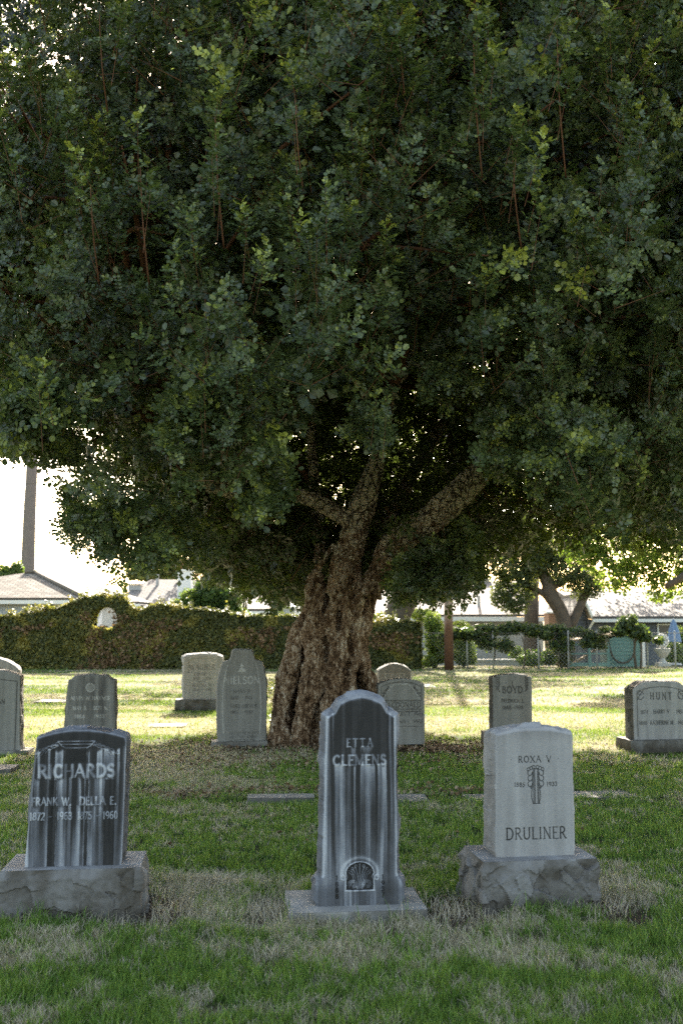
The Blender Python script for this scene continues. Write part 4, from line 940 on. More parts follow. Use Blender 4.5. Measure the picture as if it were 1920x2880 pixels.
    # drooping fringes over the left sky and centre clumps
    for x0, x1, y0, y1, Ya, Yb, n, sc in ((170, 330, 1420, 1520, 8.6, 9.4, 40, .6), (40, 230, 1200, 1290, 8.6, 9.4, 50, .6), (190, 250, 1380, 1440, 9.2, 9.6, 9, .45), (300, 480, 1440, 1560, 8.8, 10, 60, .8), (690, 800, 1320, 1430, 8.6, 9.6, 46, .85), (1000, 1090, 1190, 1240, 8.4, 9, 14, .7),
                                          (500, 660, 1110, 1250, 7.9, 8.6, 60, .9), (0, 200, 1100, 1200, 7.6, 8.4, 60, .9), (450, 600, 1450, 1560, 10, 12, 50, .7), (0, 90, 1150, 1250, 8.4, 9, 34, .8),
                                          (1180, 1330, 1020, 1130, 8.8, 10, 40, .7), (1350, 1500, 1100, 1330, 8.6, 10.5, 70, .75), (1500, 1680, 1000, 1400, 8.4, 10, 130, .8)):
        P = at(r.uniform(x0, x1, n), r.uniform(y0, y1, n), r.uniform(Ya, Yb, n)); add(scatter(A, P, axes(P, np.tile((0, -1, -.2), (n, 1)), r.normal(.1, .3, n)), r.uniform(.8, 1.15, n) * sc, r.random(n) * .3, r))
    # upright young shoots standing out of the front, pale at the tip
    for x, y0, y1, Y in ((605, 290, 620, 7.25), (395, 430, 640, 7.35), (255, 490, 700, 7.45), (830, 250, 420, 7.2), (1330, 70, 330, 7.4), (1565, 60, 330, 7.5), (1440, 380, 560, 7.3), (1490, 480, 690, 7.3), (1120, 20, 200, 7.5),
                         (1370, 210, 360, 7.35), (960, 650, 800, 7.6), (840, 690, 840, 7.5), (570, 760, 980, 7.8), (1360, 830, 1000, 8.0), (860, 0, 90, 7.4), (330, 60, 170, 7.6), (1625, 690, 800, 7.8), (30, 400, 560, 7.5),
                         (690, 60, 200, 7.5), (1800, 380, 560, 7.9), (1720, 120, 330, 7.9), (130, 1100, 1200, 7.7), (575, 1120, 1220, 7.9), (1060, 1170, 1240, 8.3)):
        k = max(2, int((y1 - y0) / 60)); yy = np.linspace(y1, y0 + 30, k); P = at(x + r.normal(0, 9, k), yy, Y - .55 + r.normal(0, .04, k))
        ax = np.tile((r.normal(0, .18), -.35, 1.), (k, 1)) + r.normal(0, .12, (k, 3)); add(scatter(A, P, ax, np.full(k, .62) * r.uniform(.9, 1.2, k), np.linspace(.15, 1.0, k) ** 2 * r.uniform(.6, 1.05), r))
    o = mesh('crown', np.concatenate(VV), [np.concatenate(FF)], LEAF, None, {'tint': np.concatenate(TT)}); attach(o, carob)
    # branches inside the crown
    mb = MB(); roots = [cw(800, 130, 12.85), cw(900, -260, 12.6), cw(990, -700, 12.3), cw(-320, 240, 11.4), cw(-520, -200, 10.8), cw(1430, 260, 12.3), cw(1650, -200, 12.8), cw(400, 350, 14), cw(380, 0, 14), cw(1300, -200, 16), cw(1900, -700, 13)]
    rr = np.random.default_rng(5)
    for k in range(150):
        d_ = unit(rr.normal(0, 1, 3) * np.array([1, 1, .8]) + [0, -.5, .25]); e = CC + CR * d_ * .93
        ex_, ey_ = proj(e)
        if e[2] < 3.2 or ey_ > np.interp(ex_, LFX, LFY) - 40: continue
        root = min(roots, key=lambda q: np.linalg.norm(q - e) + rr.uniform(0, 2)); m_ = (root + e) / 2 + rr.normal(0, .3, 3) + [0, 0, .2]
        P, R = smooth_path([root, m_, e], [.055, .03, .007], 5); mb.tube(P, R, 6)
    for x, y0, y1, Y in ((605, 330, 700, 7.3), (395, 470, 800, 7.4), (255, 520, 800, 7.5), (1330, 110, 500, 7.45), (1565, 100, 500, 7.55), (1440, 420, 700, 7.35), (830, 280, 560, 7.3), (1120, 60, 330, 7.6), (575, 800, 1120, 8), (280, 40, 330, 7.9), (1180, 190, 400, 9)):
        P, R = smooth_path([at(x + 25, y1, Y - .2), at(x + 8, (y0 + y1) / 2, Y - .5), at(x, y0, Y - .55)], [.007, .005, .003], 4); mb.tube(P, R, 6)
    b = mb.build('branches', TWIG, None, True)
    attach(b, carob)
    attach(mesh('twigs', np.concatenate(SV), [np.concatenate(SF)], TWIG), carob)
build_crown()

# ------------------------------------------------------------------ leaf masses for hedge, shrubs and far trees
def leaf_cards(P, N, size, r, tint, jit=.7):
    n = len(P); nn = unit(N + r.normal(0, jit, (n, 3))); R = frames(nn, unit(r.normal(0, 1, (n, 3)))); s = size * r.uniform(.7, 1.3, n)
    B = LF4 - [0, .5, 0]
    V = np.einsum('nij,lj->nli', R, B) * s[:, None, None] + P[:, None]
    return V.reshape(-1, 3), np.arange(n)[:, None] * 4 + np.arange(4), np.repeat(np.clip(tint, 0, 1), 4)
def foliage(name, clumps, n, size, mat, parent, seed, tint=(.1, .6), fill=.45, flat=1.0, world=True, gap=.42):
    """clumps: list of (x,y,z,rx,ry,rz): leaves spread through lumpy, gappy volumes"""
    r = np.random.default_rng(seed); C = np.array(clumps, float); vol = C[:, 3] * C[:, 5] ; pick = r.choice(len(C), n, p=vol / vol.sum())
    d = unit(r.normal(0, 1, (n, 3))); s = fill + (1 - fill) * r.random(n) ** .6; s *= 1 + (fbm(d * 2.3 + pick[:, None] * 3.1, seed, 2) - .5) * .7
    P = C[pick, :3] + C[pick, 3:] * d * s[:, None]
    dens = fbm(P * (1.9 / max(.4, C[:, 3].mean())) * 1.6, seed + 7, 3); k = (dens > gap) & (P[:, 2] > .02 - (.7 if P[:, 1].mean() > 37 else 0)); P, d = P[k], d[k]
    t = tint[0] + (tint[1] - tint[0]) * r.random(len(P)) ** 1.5 + .3 * (fbm(P * 2.5, seed + 1, 2) - .5)
    V, Fq, T = leaf_cards(P, d * [1, 1, .7] + [0, 0, .4], size, r, t, .6)
    o = mesh(name, V, [Fq], mat, None, {'tint': T}); return attach(o, parent) if parent else o
def limbs(name, paths, mat, parent, wob=.08, seed=1, n=12):
    mb = MB()
    for k, pts in enumerate(paths):
        P = [p[:3] for p in pts]; R = [p[3] for p in pts]; P, R = smooth_path(P, R, 4); mb.tube(P, R, n, wob * np.mean(R) * 2, seed + k)
    return attach(mb.build(name, mat, None, True), parent)
def root_of(name, P, label, cat, group=None): return empty(name, (P[0], P[1], P[2]), label, cat, group=group)

# ------------------------------------------------------------------ ivy hedge
HY = 33.0
def hz_(x, y, Y=HY): return float(at(x, y, Y)[0]), float(at(x, y, Y)[2])
TOPX = [-300, 0, 87, 168, 205, 240, 286, 330, 357, 372, 400, 423, 474, 520, 600, 700, 800, 900, 1030, 1100, 1180]
TOPY = [1742, 1736, 1728, 1710, 1694, 1682, 1677, 1681, 1690, 1712, 1718, 1706, 1702, 1712, 1720, 1736, 1733, 1740, 1752, 1750, 1756]
def left0(x): return sstep(-4, -7, x)
def build_hedge():
    r = np.random.default_rng(21); x0, x1 = hz_(-300, 1800)[0], hz_(1178, 1800)[0]
    TX = np.array([hz_(a, b)[0] for a, b in zip(TOPX, TOPY)]); TZ = np.array([hz_(a, b)[1] for a, b in zip(TOPX, TOPY)])
    e = empty('ivy_hedge', ((x0 + x1) / 2, HY + .3, 0), 'long clipped ivy hedge with a round arched opening, across the back of the lawn', 'hedge')
    hc = np.array(hz_(296, 1742)); hr = .42
    hole = lambda x, z: (np.hypot(x - hc[0], (z - hc[1]) * .95) < hr) & (z > hc[1] - .22 + .25 * (fbm(np.stack([x * 6, 0 * x, 0 * x], -1), 5, 2) - .5))
    # woody body: a lumpy slab with the opening left out
    nx, nz = 420, 34; xs = np.linspace(x0, x1, nx); X = np.repeat(xs[None], nz, 0); Zt = np.interp(xs, TX, TZ) - .05; Z = np.linspace(0, 1, nz)[:, None] * Zt[None]
    def sheet(yy, flip):
        Y = yy + .10 * (fbm(np.stack([X * 2, Z * 2, 0 * X + yy], -1), 3, 3) - .5); return np.stack([X, Y, Z], -1).reshape(-1, 3)
    idx = np.arange(nx * nz).reshape(nz, nx); q = np.stack([idx[:-1, :-1], idx[:-1, 1:], idx[1:, 1:], idx[1:, :-1]], -1).reshape(-1, 4)
    cxm = (X[:-1, :-1] + X[1:, 1:]).ravel() / 2; czm = (Z[:-1, :-1] + Z[1:, 1:]).ravel() / 2; q = q[~hole(cxm, czm)]
    A = sheet(HY + .12, 0); B = sheet(HY + .55, 1); nn = len(A); top = np.stack([idx[-1, :-1], idx[-1, 1:], idx[-1, 1:] + nn, idx[-1, :-1] + nn], -1); end = np.stack([idx[:-1, -1], idx[1:, -1], idx[1:, -1] + nn, idx[:-1, -1] + nn], -1)
    o = mesh('woody_stems', np.concatenate([A, B]), [q, q[:, ::-1] + nn, top, end], plain("ivy stems", (.05, .036, .022), .95, .5, 5, .5)); attach(o, e)
    def put(n, part, gx0=x0, gx1=x1):
        x = r.uniform(gx0, gx1, n); zt = np.interp(x, TX, TZ)
        if part == 'front': z = zt * r.random(n); y = HY + .10 - .12 * (fbm(np.stack([x * 1.3, z * 2, 0 * x], -1), 61, 3)) + r.normal(0, .04, n); N = np.tile((0, -1., .25), (n, 1))
        elif part == 'back': z = zt * r.random(n); y = HY + .6 + r.normal(0, .06, n); N = np.tile((0, 1., .25), (n, 1))
        else: z = zt + np.abs(r.normal(0, .05, n)) * (1 + 1.6 * (fbm(np.stack([x * 5, 0 * x, 0 * x], -1), 91, 2) > .58)) - .03; y = HY + r.uniform(0, .62, n); N = np.tile((0, -.3, 1.), (n, 1))
        k = ~hole(x, z); return np.stack([x, y, z], -1)[k], N[k]
    Ps = [put(52000, 'front'), put(9000, 'back'), put(17000, 'top')]
    a = r.uniform(-.2, pi + .2, 2600); P = np.stack([hc[0] + hr * np.cos(a) * 1.02, HY + r.uniform(-.02, .6, 2600), hc[1] + hr * np.sin(a) * 1.05], -1); Ps.append((P, np.stack([-np.cos(a), 0 * a - .4, -np.sin(a)], -1)))
    z = r.uniform(0, 1.55, 3000); Ps.append((np.stack([x1 + r.normal(0, .05, 3000), HY + r.uniform(0, .6, 3000), z], -1), np.tile((1., 0, .2), (3000, 1))))
    P = np.concatenate([p for p, _ in Ps]); N = np.concatenate([n for _, n in Ps])
    dead = fbm(P * [.7, 1, 1.3], 71, 3); t = .22 + .5 * r.random(len(P)) + .4 * (dead - .5); 
    left = sstep(-3.5, -6.5, P[:, 0]); t = t + .14 * left + .5 * sstep(.60, .72, fbm(P * [2.2, 1, 2.6], 72, 2))
    V, Fq, T = leaf_cards(P, N, .085, r, t, .55); o = mesh('leaves', V, [Fq], HEDGE, None, {'tint': T}); attach(o, e)
    # brown patches of bare stems and dead leaves showing at the face
    n = 20000; x = r.uniform(x0, x1, n); zt = np.interp(x, TX, TZ); z = zt * r.random(n) ** 1.4 * .8; P = np.stack([x, HY + .0 + r.normal(0, .04, n), z], -1); k = fbm(P * [1.1, 1, .9], 171, 3) > .54 - .05 * left0(x); P = P[k]
    V, Fq, T = leaf_cards(P, np.tile((0, -1., .1), (len(P), 1)), .09, r, r.random(len(P)), .6); o = mesh('dead_leaves', V, [Fq], DEAD, None, {'tint': T}); attach(o, e)
DEAD = leaf_mat("dead leaf", (.07, .045, .025), (.16, .10, .055), (.30, .20, .12), .15, .8, .15, trk=1.2)
build_hedge()

# ------------------------------------------------------------------ lawn blades
def in_stone(x, y, pad=0):
    m = np.zeros(x.shape, bool)
    for cx, cy_, hw, hd, rr in STONES:
        dx = (x - cx) * cos(rr) + (y - cy_) * sin(rr); dy = -(x - cx) * sin(rr) + (y - cy_) * cos(rr); m |= (np.abs(dx) < hw + pad) & (np.abs(dy) < hd + pad)
    return m
def blades(n, y0, y1, h, w, r, power=1.0, dens=True):
    y = y0 + (y1 - y0) * r.random(n) ** power; half = y * .36 + .5; x = r.uniform(-1, 1, n) * half
    s = soilness(x, y); d = dry_and_lit(x, y); k = ~in_stone(x, y) & (r.random(n) > s * .96); x, y, d, s = x[k], y[k], d[k], s[k]; n = len(x)
    isdry = r.random(n) < sstep(.25, .75, d) * .80 + .11
    tint = np.where(isdry, .58 + .42 * r.random(n), .02 + .44 * r.random(n) ** 1.2)
    near = in_stone(x, y, .07) & ~in_stone(x, y, -.01) & (y < 8)
    H = h * r.uniform(.35, 1.4, n) * (1 + .9 * near * (r.random(n) < .25)) * (1 - .3 * isdry) * (.45 + 1.2 * fbm(np.stack([x * 9, y * 9, 0 * x], -1), 7, 3))
    lean = np.where(isdry, .9, .45) * r.uniform(.2, 1.5, n); a = r.uniform(0, 2 * pi, n); dr = np.stack([np.cos(a), np.sin(a), 0 * a], -1)
    b = r.uniform(0, 2 * pi, n); sd = np.stack([np.cos(b), np.sin(b) * .5, 0 * b], -1); W = w * r.uniform(.6, 1.3, n)
    P = np.stack([x, y, gz(x, y) - .004], -1); c = lambda f, g: P + dr * (H * lean * f ** 1.8)[:, None] * 1.0 + np.array([0, 0, 1.]) * (H * f * (1 - .25 * lean * f * .5))[:, None] + sd * (W * g)[:, None]
    V = np.stack([c(0, -.5), c(0, .5), c(.55, .42), c(.55, -.42), c(1., 0)], 1).reshape(-1, 3); i = np.arange(n)[:, None] * 5
    return V, i + [0, 1, 2, 3], i + [3, 2, 4], np.repeat(tint, 5)
def build_grass():
    r = np.random.default_rng(99); VV = []; Q = []; T3 = []; TT = []; n = 0
    for a in ((240000, 3.3, 6.2, .056, .0042, 1.0), (190000, 6.0, 10.5, .048, .0055, 1.1), (150000, 10.3, 19, .045, .010, 1.1), (80000, 19, 33, .045, .020, 1.0), (9000, 33.5, 46, .06, .04, 1.0)):
        V, q, t3, t = blades(*a[:5], r, a[5]); VV.append(V); Q.append(q + n); T3.append(t3 + n); TT.append(t); n += len(V)
    # tall dry wisps round the feet of the front stones
    pts = []
    for (cx, cy_, hw, hd, rr) in STONES[:3]:
        m = 420; u = r.uniform(-1.25, 1.25, m); side = r.random(m) < .65
        lx = np.where(side, u * hw, np.sign(u) * (hw + r.uniform(0, .16, m))); ly = np.where(side, -hd - r.exponential(.05, m), r.uniform(-hd, hd, m))
        pts.append(np.stack([cx + lx * cos(rr) - ly * sin(rr), cy_ + lx * sin(rr) + ly * cos(rr)], -1))
    for px, py, sx, sy, m in ((540, 2480, .17, .05, 1100), (660, 2490, .16, .05, 800), (560, 2510, .22, .1, 1200), (640, 2560, .28, .16, 1300), (1750, 2510, .14, .13, 700), (790, 2560, .1, .1, 300), (1270, 2560, .1, .1, 250)):
        g = gnd(px, py); pts.append(np.stack([g[0] + r.normal(0, sx, m), g[1] + r.normal(0, sy, m)], -1))
    p = np.concatenate(pts); p = p[~in_stone(p[:, 0], p[:, 1])]; m = len(p); H = r.uniform(.03, .12, m); a = r.uniform(0, 2 * pi, m); L = H * r.uniform(.3, 1.6, m); W = .0028
    P = np.concatenate([p, gz(p[:, 0], p[:, 1])[:, None]], 1); dr = np.stack([np.cos(a) * L, np.sin(a) * L, 0 * a], -1); sd = np.stack([-np.sin(a), np.cos(a) * .4, 0 * a], -1) * W
    f = lambda t, g: P + dr * t ** 1.6 + np.array([0, 0, 1.]) * (H * (t - .35 * t * t))[:, None] + sd * g
    V = np.stack([f(0, -.5), f(0, .5), f(.5, .5), f(.5, -.5), f(1., 0)], 1).reshape(-1, 3); i = np.arange(m)[:, None] * 5
    VV.append(V); Q.append(i + [0, 1, 2, 3] + n); T3.append(i + [3, 2, 4] + n); TT.append(np.repeat(r.uniform(.7, 1, m), 5)); n += len(V)
    o = mesh('grass', np.concatenate(VV), [np.concatenate(Q), np.concatenate(T3)], GRASS, None, {'dry': np.concatenate(TT)}); tag(o, 'short patchy lawn grass, green with straw-coloured dry patches', 'grass', kind='stuff')
build_grass()
LITTER = leaf_mat("fallen leaf", (.07, .042, .025), (.19, .12, .07), (.42, .32, .24), .1, .8, .2, trk=1.1)
def build_litter():
    r = np.random.default_rng(77); P = []
    for px, py, rx, ry, n in ((900, 2095, 1.5, .55, 1500), (1000, 2150, 1.6, .35, 350), (1270, 2105, .7, .35, 420), (900, 2225, .9, .10, 320), (1290, 2230, .5, .10, 120), (520, 2235, .5, .16, 120), (600, 2130, .8, .5, 160),
                              (1600, 2160, 1.0, .8, 60), (1100, 2350, 1.6, .8, 40), (190, 2130, .4, .2, 60), (900, 2180, 2.5, 1.2, 200), (1270, 2520, .25, .2, 14), (430, 2540, .2, .2, 10)):
        g = gnd(px, py); P.append(np.stack([g[0] + r.normal(0, rx * .6, n), g[1] + r.normal(0, ry * .7, n)], -1))
    p = np.concatenate(P); p = p[~in_stone(p[:, 0], p[:, 1])]; n = len(p); z = gz(p[:, 0], p[:, 1]) + r.uniform(.005, .035, n)
    N = unit(r.normal(0, .45, (n, 3)) + [0, -.2, 1]); R = frames(N, unit(r.normal(0, 1, (n, 3)))); B = (LF6 - [0, .5, 0]) * [1, 1, 3.5]
    V = (np.einsum('nij,lj->nli', R, B) * r.uniform(.022, .048, n)[:, None, None] + np.concatenate([p, z[:, None]], 1)[:, None]).reshape(-1, 3); b = np.arange(n)[:, None] * 6
    o = mesh('fallen_leaves', V, [np.concatenate([b + [0, 1, 2, 3], b + [0, 3, 4, 5]])], LITTER, None, {'tint': np.repeat(r.random(n), 6)}); tag(o, 'dry brown leaves lying round the trunk and between the graves', 'fallen leaves', kind='stuff')
build_litter()
# suckers at the foot of the trunk
g = gnd(790, 2045); s = empty('leafy_sucker', (g[0], g[1], 0), 'small bright green leafy sprout at the left foot of the big trunk', 'shrub')
r_ = np.random.default_rng(8); Asp = [make_spray(r_, L=.22, nl=7, pairs=2, size=.035) for _ in range(3)]
P = np.stack([g[0] + r_.normal(0, .09, 46), g[1] - .12 + r_.normal(0, .07, 46), r_.uniform(.05, .62, 46)], -1)
V, Fq, T, S, F2 = scatter(Asp, P, unit(r_.normal(0, .5, (46, 3)) + [-.1, -.2, .9]), np.full(46, .8), r_.uniform(.3, .8, 46), r_)
attach(mesh('leaves', V, [Fq], LEAF, None, {'tint': T}), s); attach(mesh('stem', S, [F2], TWIG), s)
V = None

# ------------------------------------------------------------------ beyond the hedge
BZ = -.7
def W3(x, y, Y): return tuple(float(a) for a in at(x, y, Y))
def roof_part(polys, mat, parent, name='roof', th=.12):
    """each polygon (first edge is the eave) becomes a thick slab with shingle coordinates"""
    V = []; F = []; UV = []
    for p in polys:
        p = np.array(p, float); n0 = unit(np.cross(p[1] - p[0], p[2] - p[0])); n0 = n0 * (1 if n0[2] > 0 else -1); u = unit(p[1] - p[0]); v = np.cross(n0, u)
        base = len(V); m = len(p); V += list(p) + list(p - n0 * th)
        UV += [((q - p[0]) @ u, (q - p[0]) @ v, 0) for q in list(p) + list(p)]
        F += [tuple(base + i for i in range(m)), tuple(base + m + i for i in reversed(range(m)))] + [(base + i, base + m + i, base + m + (i + 1) % m, base + (i + 1) % m) for i in range(m)]
    me = bpy.data.meshes.new(name); me.from_pydata([tuple(v) for v in V], [], F); a = me.attributes.new('ruv', 'FLOAT_VECTOR', 'POINT'); a.data.foreach_set('vector', np.array(UV, np.float32).ravel())
    me.materials.append(mat); me.update(); o = bpy.data.objects.new(name, me); COL.objects.link(o); return attach(o, parent)
def mbox(name, mat, parent, *boxes):
    mb = MB()
    for b in boxes: mb.box(*b)
    return attach(mb.build(name, mat), parent)
def window(parent, x0, x1, z0, z1, y, glass=GLASS, mull=1):
    mb = MB(); t = .06
    mb.box(x0 - t, x1 + t, y - .06, y, z1, z1 + t).box(x0 - t, x1 + t, y - .06, y, z0 - t, z0).box(x0 - t, x0, y - .06, y, z0, z1).box(x1, x1 + t, y - .06, y, z0, z1)
    for k in range(mull): xm = x0 + (x1 - x0) * (k + 1) / (mull + 1); mb.box(xm - .03, xm + .03, y - .05, y - .01, z0, z1)
    w = attach(mb.build('window', WHITE), parent); g = MB().box(x0, x1, y - .025, y - .012, z0, z1).build('pane', glass); attach(g, parent); g.parent = w; return w

# left house: pale blue boards, shingled hip roof
def house_left():
    Y = 41.5; ex, ez = hz_(232, 1681, Y); ax, az = hz_(95, 1610, Y + 3.0); lx = -20.0
    e = empty('house', (ax, Y + 3, BZ), 'pale blue house with a weathered shingle hip roof at the far left behind the hedge', 'house')
    mbox('wall', SIDE_BLUE, e, (lx + .4, ex - .5, Y + .5, Y + 5.6, BZ, ez - .02))
    f0, f1, b1, b0 = (lx, Y, ez), (ex, Y, ez), (ex, Y + 6.2, ez), (lx, Y + 6.2, ez); p0, p1 = (lx + 3.2, Y + 3.1, az), (ax, Y + 3.1, az)
    p0 = (ax - .35, Y + 3.1, az)
    roof_part([(f0, f1, p1, p0), (f1, b1, p1), (b1, b0, p0, p1), (b0, f0, p0)], ROOF_BROWN, e)
    mbox('fascia', WHITE, e, (lx, ex, Y - .03, Y + .02, ez - .26, ez - .10), (ex - .02, ex + .03, Y + .02, Y + 6.2, ez - .26, ez - .10))
    mb = MB(); mb.tube([np.array(p1) + [0, 0, .05], np.array(f1) + [0, 0, .03]], .09, 6); mb.box(ax - .4, ax + .15, Y + 2.95, Y + 3.25, az - .02, az + .10); attach(mb.build('ridge_cap', ROOFCAP, None, True), e)
    (x0, z1), (x1, z0) = hz_(94, 1698, Y + .5), hz_(155, 1716, Y + .5); window(e, x0, x1, z0 - .25, z1, Y + .5)
ROOFCAP = plain("ridge shingles", (.17, .145, .12), .85, .4, 10)
house_left()
def house_mid():
    e = empty('house', (-13, 52, BZ), 'house with a brown hip roof and white chimney, left of the tree', 'house')
    Y = 50; R = []
    # small front hip
    (xa, za), (xl, zl), (xr, zr) = hz_(281, 1647, Y + 2.4), hz_(212, 1692, Y), hz_(395, 1702, Y)
    R += [((xl, Y, zl), (xr, Y, zl), (xa, Y + 2.4, za)), ((xr, Y, zl), (xr, Y + 4, zl), (xa, Y + 2.4, za)), ((xl, Y + 4, zl), (xl, Y, zl), (xa, Y + 2.4, za))]
    Y2 = 53.5; (x0, ze), (x1, _) = hz_(265, 1716, Y2), hz_(700, 1716, Y2); (xr0, zr0), (xr1, _2) = hz_(425, 1630, Y2 + 4.5), hz_(640, 1630, Y2 + 4.5)
    a, b, c, d = (x0, Y2, ze), (x1, Y2, ze), (x1, Y2 + 9, ze), (x0, Y2 + 9, ze); r0, r1 = (xr0, Y2 + 4.5, zr0), (xr1, Y2 + 4.5, zr0)
    R += [(a, b, r1, r0), (b, c, r1), (c, d, r0, r1), (d, a, r0)]
    roof_part(R, ROOF_GREY, e)
    mbox('wall', WALL_PALE, e, (x0 + .5, x1 - .5, Y2 + .5, Y2 + 8.5, BZ, ze - .13), (xl + .4, xr - .4, Y + .4, Y2 + .6, BZ, zl - .13))
    mbox('fascia', WHITE, e, (x0, x1, Y2 - .04, Y2 + .01, ze - .30, ze - .12), (xl, xr, Y - .04, Y + .01, zl - .28, zl - .12))
    (cx0, cz1), (cx1, cz0) = hz_(500, 1606, Y2 + 1.5), hz_(537, 1670, Y2 + 1.5)
    mbox('chimney', WHITE, e, (cx0, cx1, Y2 + 1.5, Y2 + 2.3, cz0 - .6, cz1), (cx0 - .05, cx1 + .05, Y2 + 1.45, Y2 + 2.35, cz1, cz1 + .1))
    vx, vz = hz_(382, 1645, Y2 + 3.2); mb = MB(); mb.box(vx - .35, vx + .35, Y2 + 2.9, Y2 + 3.4, vz - .35, vz).slab([(vx - .5, Y2 + 2.8, vz), (vx + .5, Y2 + 2.8, vz), (vx + .5, Y2 + 3.5, vz + .1), (vx - .5, Y2 + 3.5, vz + .1)], (0, 0, .08)); attach(mb.build('roof_vent', METAL), e)
    px, pz = hz_(443, 1640, Y2 + 3.6); attach(MB().tube([(px, Y2 + 3.6, pz - .5), (px, Y2 + 3.6, pz + .5)], .09, 8).build('vent_pipe', METAL), e)
house_mid()
def house_back():
    Y = 48; e = empty('house', (-4, Y + 4, BZ), 'house with a pale pinkish shingle roof and grey wall just left of the trunk', 'house')
    (x0, ze), (x1, _) = hz_(690, 1712, Y), hz_(935, 1712, Y); zr = hz_(800, 1640, Y + 4)[1]
    a, b, c, d = (x0 - 2, Y, ze), (x1, Y, ze), (x1, Y + 8, ze), (x0 - 2, Y + 8, ze); r0, r1 = (x0 - .4, Y + 4, zr), (x1 - 1.6, Y + 4, zr)
    roof_part([(a, b, r1, r0), (b, c, r1), (c, d, r0, r1), (d, a, r0)], ROOF_PINK, e); mbox('wall', plain("grey stucco", (.30, .30, .30), .8, .1), e, (x0 - 1.5, x1 - .4, Y + .5, Y + 7.5, BZ, ze - .13)); mbox('fascia', WHITE, e, (x0 - 2, x1, Y - .04, Y + .01, ze - .3, ze - .12))
    Y = 44; (x0, z1), (x1, z0) = hz_(772, 1702, Y), hz_(832, 1730, Y); s = empty('garden_shed', ((x0 + x1) / 2, Y + .6, BZ), 'small white shed roof showing over the hedge left of the trunk', 'shed')
    mbox('wall', SIDE_BLUE, s, (x0 + .05, x1 - .05, Y + .05, Y + 1.4, BZ, z1 - .05)); mb = MB(); mb.slab([(x0 - .08, Y - .1, z1 - .12), (x1 + .08, Y - .1, z1 - .12), (x1 - .1, Y + .75, z1 + .12), (x0 + .1, Y + .75, z1 + .12)], (0, 0, .06)); mb.slab([(x0 + .1, Y + .75, z1 + .12), (x1 - .1, Y + .75, z1 + .12), (x1 + .08, Y + 1.6, z1 - .12), (x0 - .08, Y + 1.6, z1 - .12)], (0, 0, .06)); attach(mb.build('roof', WHITE), s)
house_back()
def house_right():
    Y = 50; e = empty('house', (7, Y + 4, BZ), 'long low house with a pale roof behind the utility pole, tree shadows on it', 'house')
    (x0, ze), (x1, _) = hz_(1000, 1728, Y), hz_(1560, 1728, Y); zr = hz_(1200, 1634, Y + 5.5)[1]
    a, b, c, d = (x0, Y, ze), (x1, Y, ze), (x1, Y + 11, ze), (x0, Y + 11, ze); r0, r1 = (x0 + 2, Y + 5.5, zr), (x1 - 1.0, Y + 5.5, zr)
    roof_part([(a, b, r1, r0), (b, c, r1), (c, d, r0, r1), (d, a, r0)], ROOF_PINK, e); mbox('wall', WALL_PALE, e, (x0 + .5, x1 - .5, Y + .6, Y + 10.4, BZ, ze - .13)); mbox('fascia', WHITE, e, (x0, x1, Y - .05, Y + .01, ze - .34, ze - .12))
    vx, vz = hz_(1358, 1640, Y + 5.5); mb = MB(); mb.box(vx - .3, vx + .3, Y + 5.2, Y + 5.8, vz - .2, vz + .15).box(vx - .42, vx + .42, Y + 5.1, Y + 5.9, vz + .15, vz + .25); attach(mb.build('roof_vent', METAL), e)
    px, pz = hz_(1345, 1700, Y + 1.5); attach(MB().tube([(px, Y + 1.4, pz - .4), (px, Y + 1.4, pz + .45)], .08, 8).build('vent_pipe', METAL), e)
house_right()
def house_grey():
    Y = 41; e = empty('house', (12.5, Y + 3, BZ), 'dark grey boarded house with white gutter, far right behind the coop', 'house')
    (x0, ze), (x1, _) = hz_(1668, 1733, Y), hz_(2250, 1733, Y); (gx, gz1) = hz_(1622, 1668, Y + 1); zr = hz_(1700, 1662, Y + 4)[1]
    roof_part([((x0, Y, ze), (x1, Y, ze), (x1, Y + 4, zr), (x0 - .6, Y + 4, zr)), ((x1, Y + 8, ze), (x0, Y + 8, ze), (x0 - .6, Y + 4, zr), (x1, Y + 4, zr))], ROOF_GREY, e)
    roof_part([((x0, Y + .2, ze), (x0, Y + 6, ze), (gx, Y + 6, gz1), (gx, Y + .2, gz1)), ((2 * gx - x0, Y + 6, ze), (2 * gx - x0, Y + .2, ze), (gx, Y + .2, gz1), (gx, Y + 6, gz1))], ROOF_GREY, e, 'gable_roof', .1)
    gl = 2 * gx - x0
    mbox('wall', SIDE_GREY, e, (x0 - .1, x1 - .3, Y + .45, Y + 7.5, BZ, ze - .13), (gl + .2, x0 - .12, Y + .7, Y + 5.6, BZ, ze - .13))
    attach(MB().slab([(gl + .1, Y + .65, ze - .15), (x0 - .05, Y + .65, ze - .15), (gx, Y + .65, gz1 - .15)], (0, .3, 0)).build('gable', SIDE_GREY), e)
    mb = MB(); mb.box(x0 - .05, x1, Y - .1, Y + .03, ze - .24, ze - .11).tube([(x0, Y - .04, ze - .2), (x0 - .12, Y + .25, ze - .5), (x0 - .1, Y + .38, -.6)], .05, 8).tube([(gx, Y + .16, gz1 - .05), (x0, Y + .16, ze - .06)], .06, 6).tube([(gx, Y + .16, gz1 - .05), (gl, Y + .16, ze - .06)], .06, 6); attach(mb.build('gutter', WHITE), e)
    for wx in (1745, 1850):
        a, b = hz_(wx, 1765, Y + .45); window(e, a, a + .55, b - .5, b + .1, Y + .45, mull=0)
house_grey()

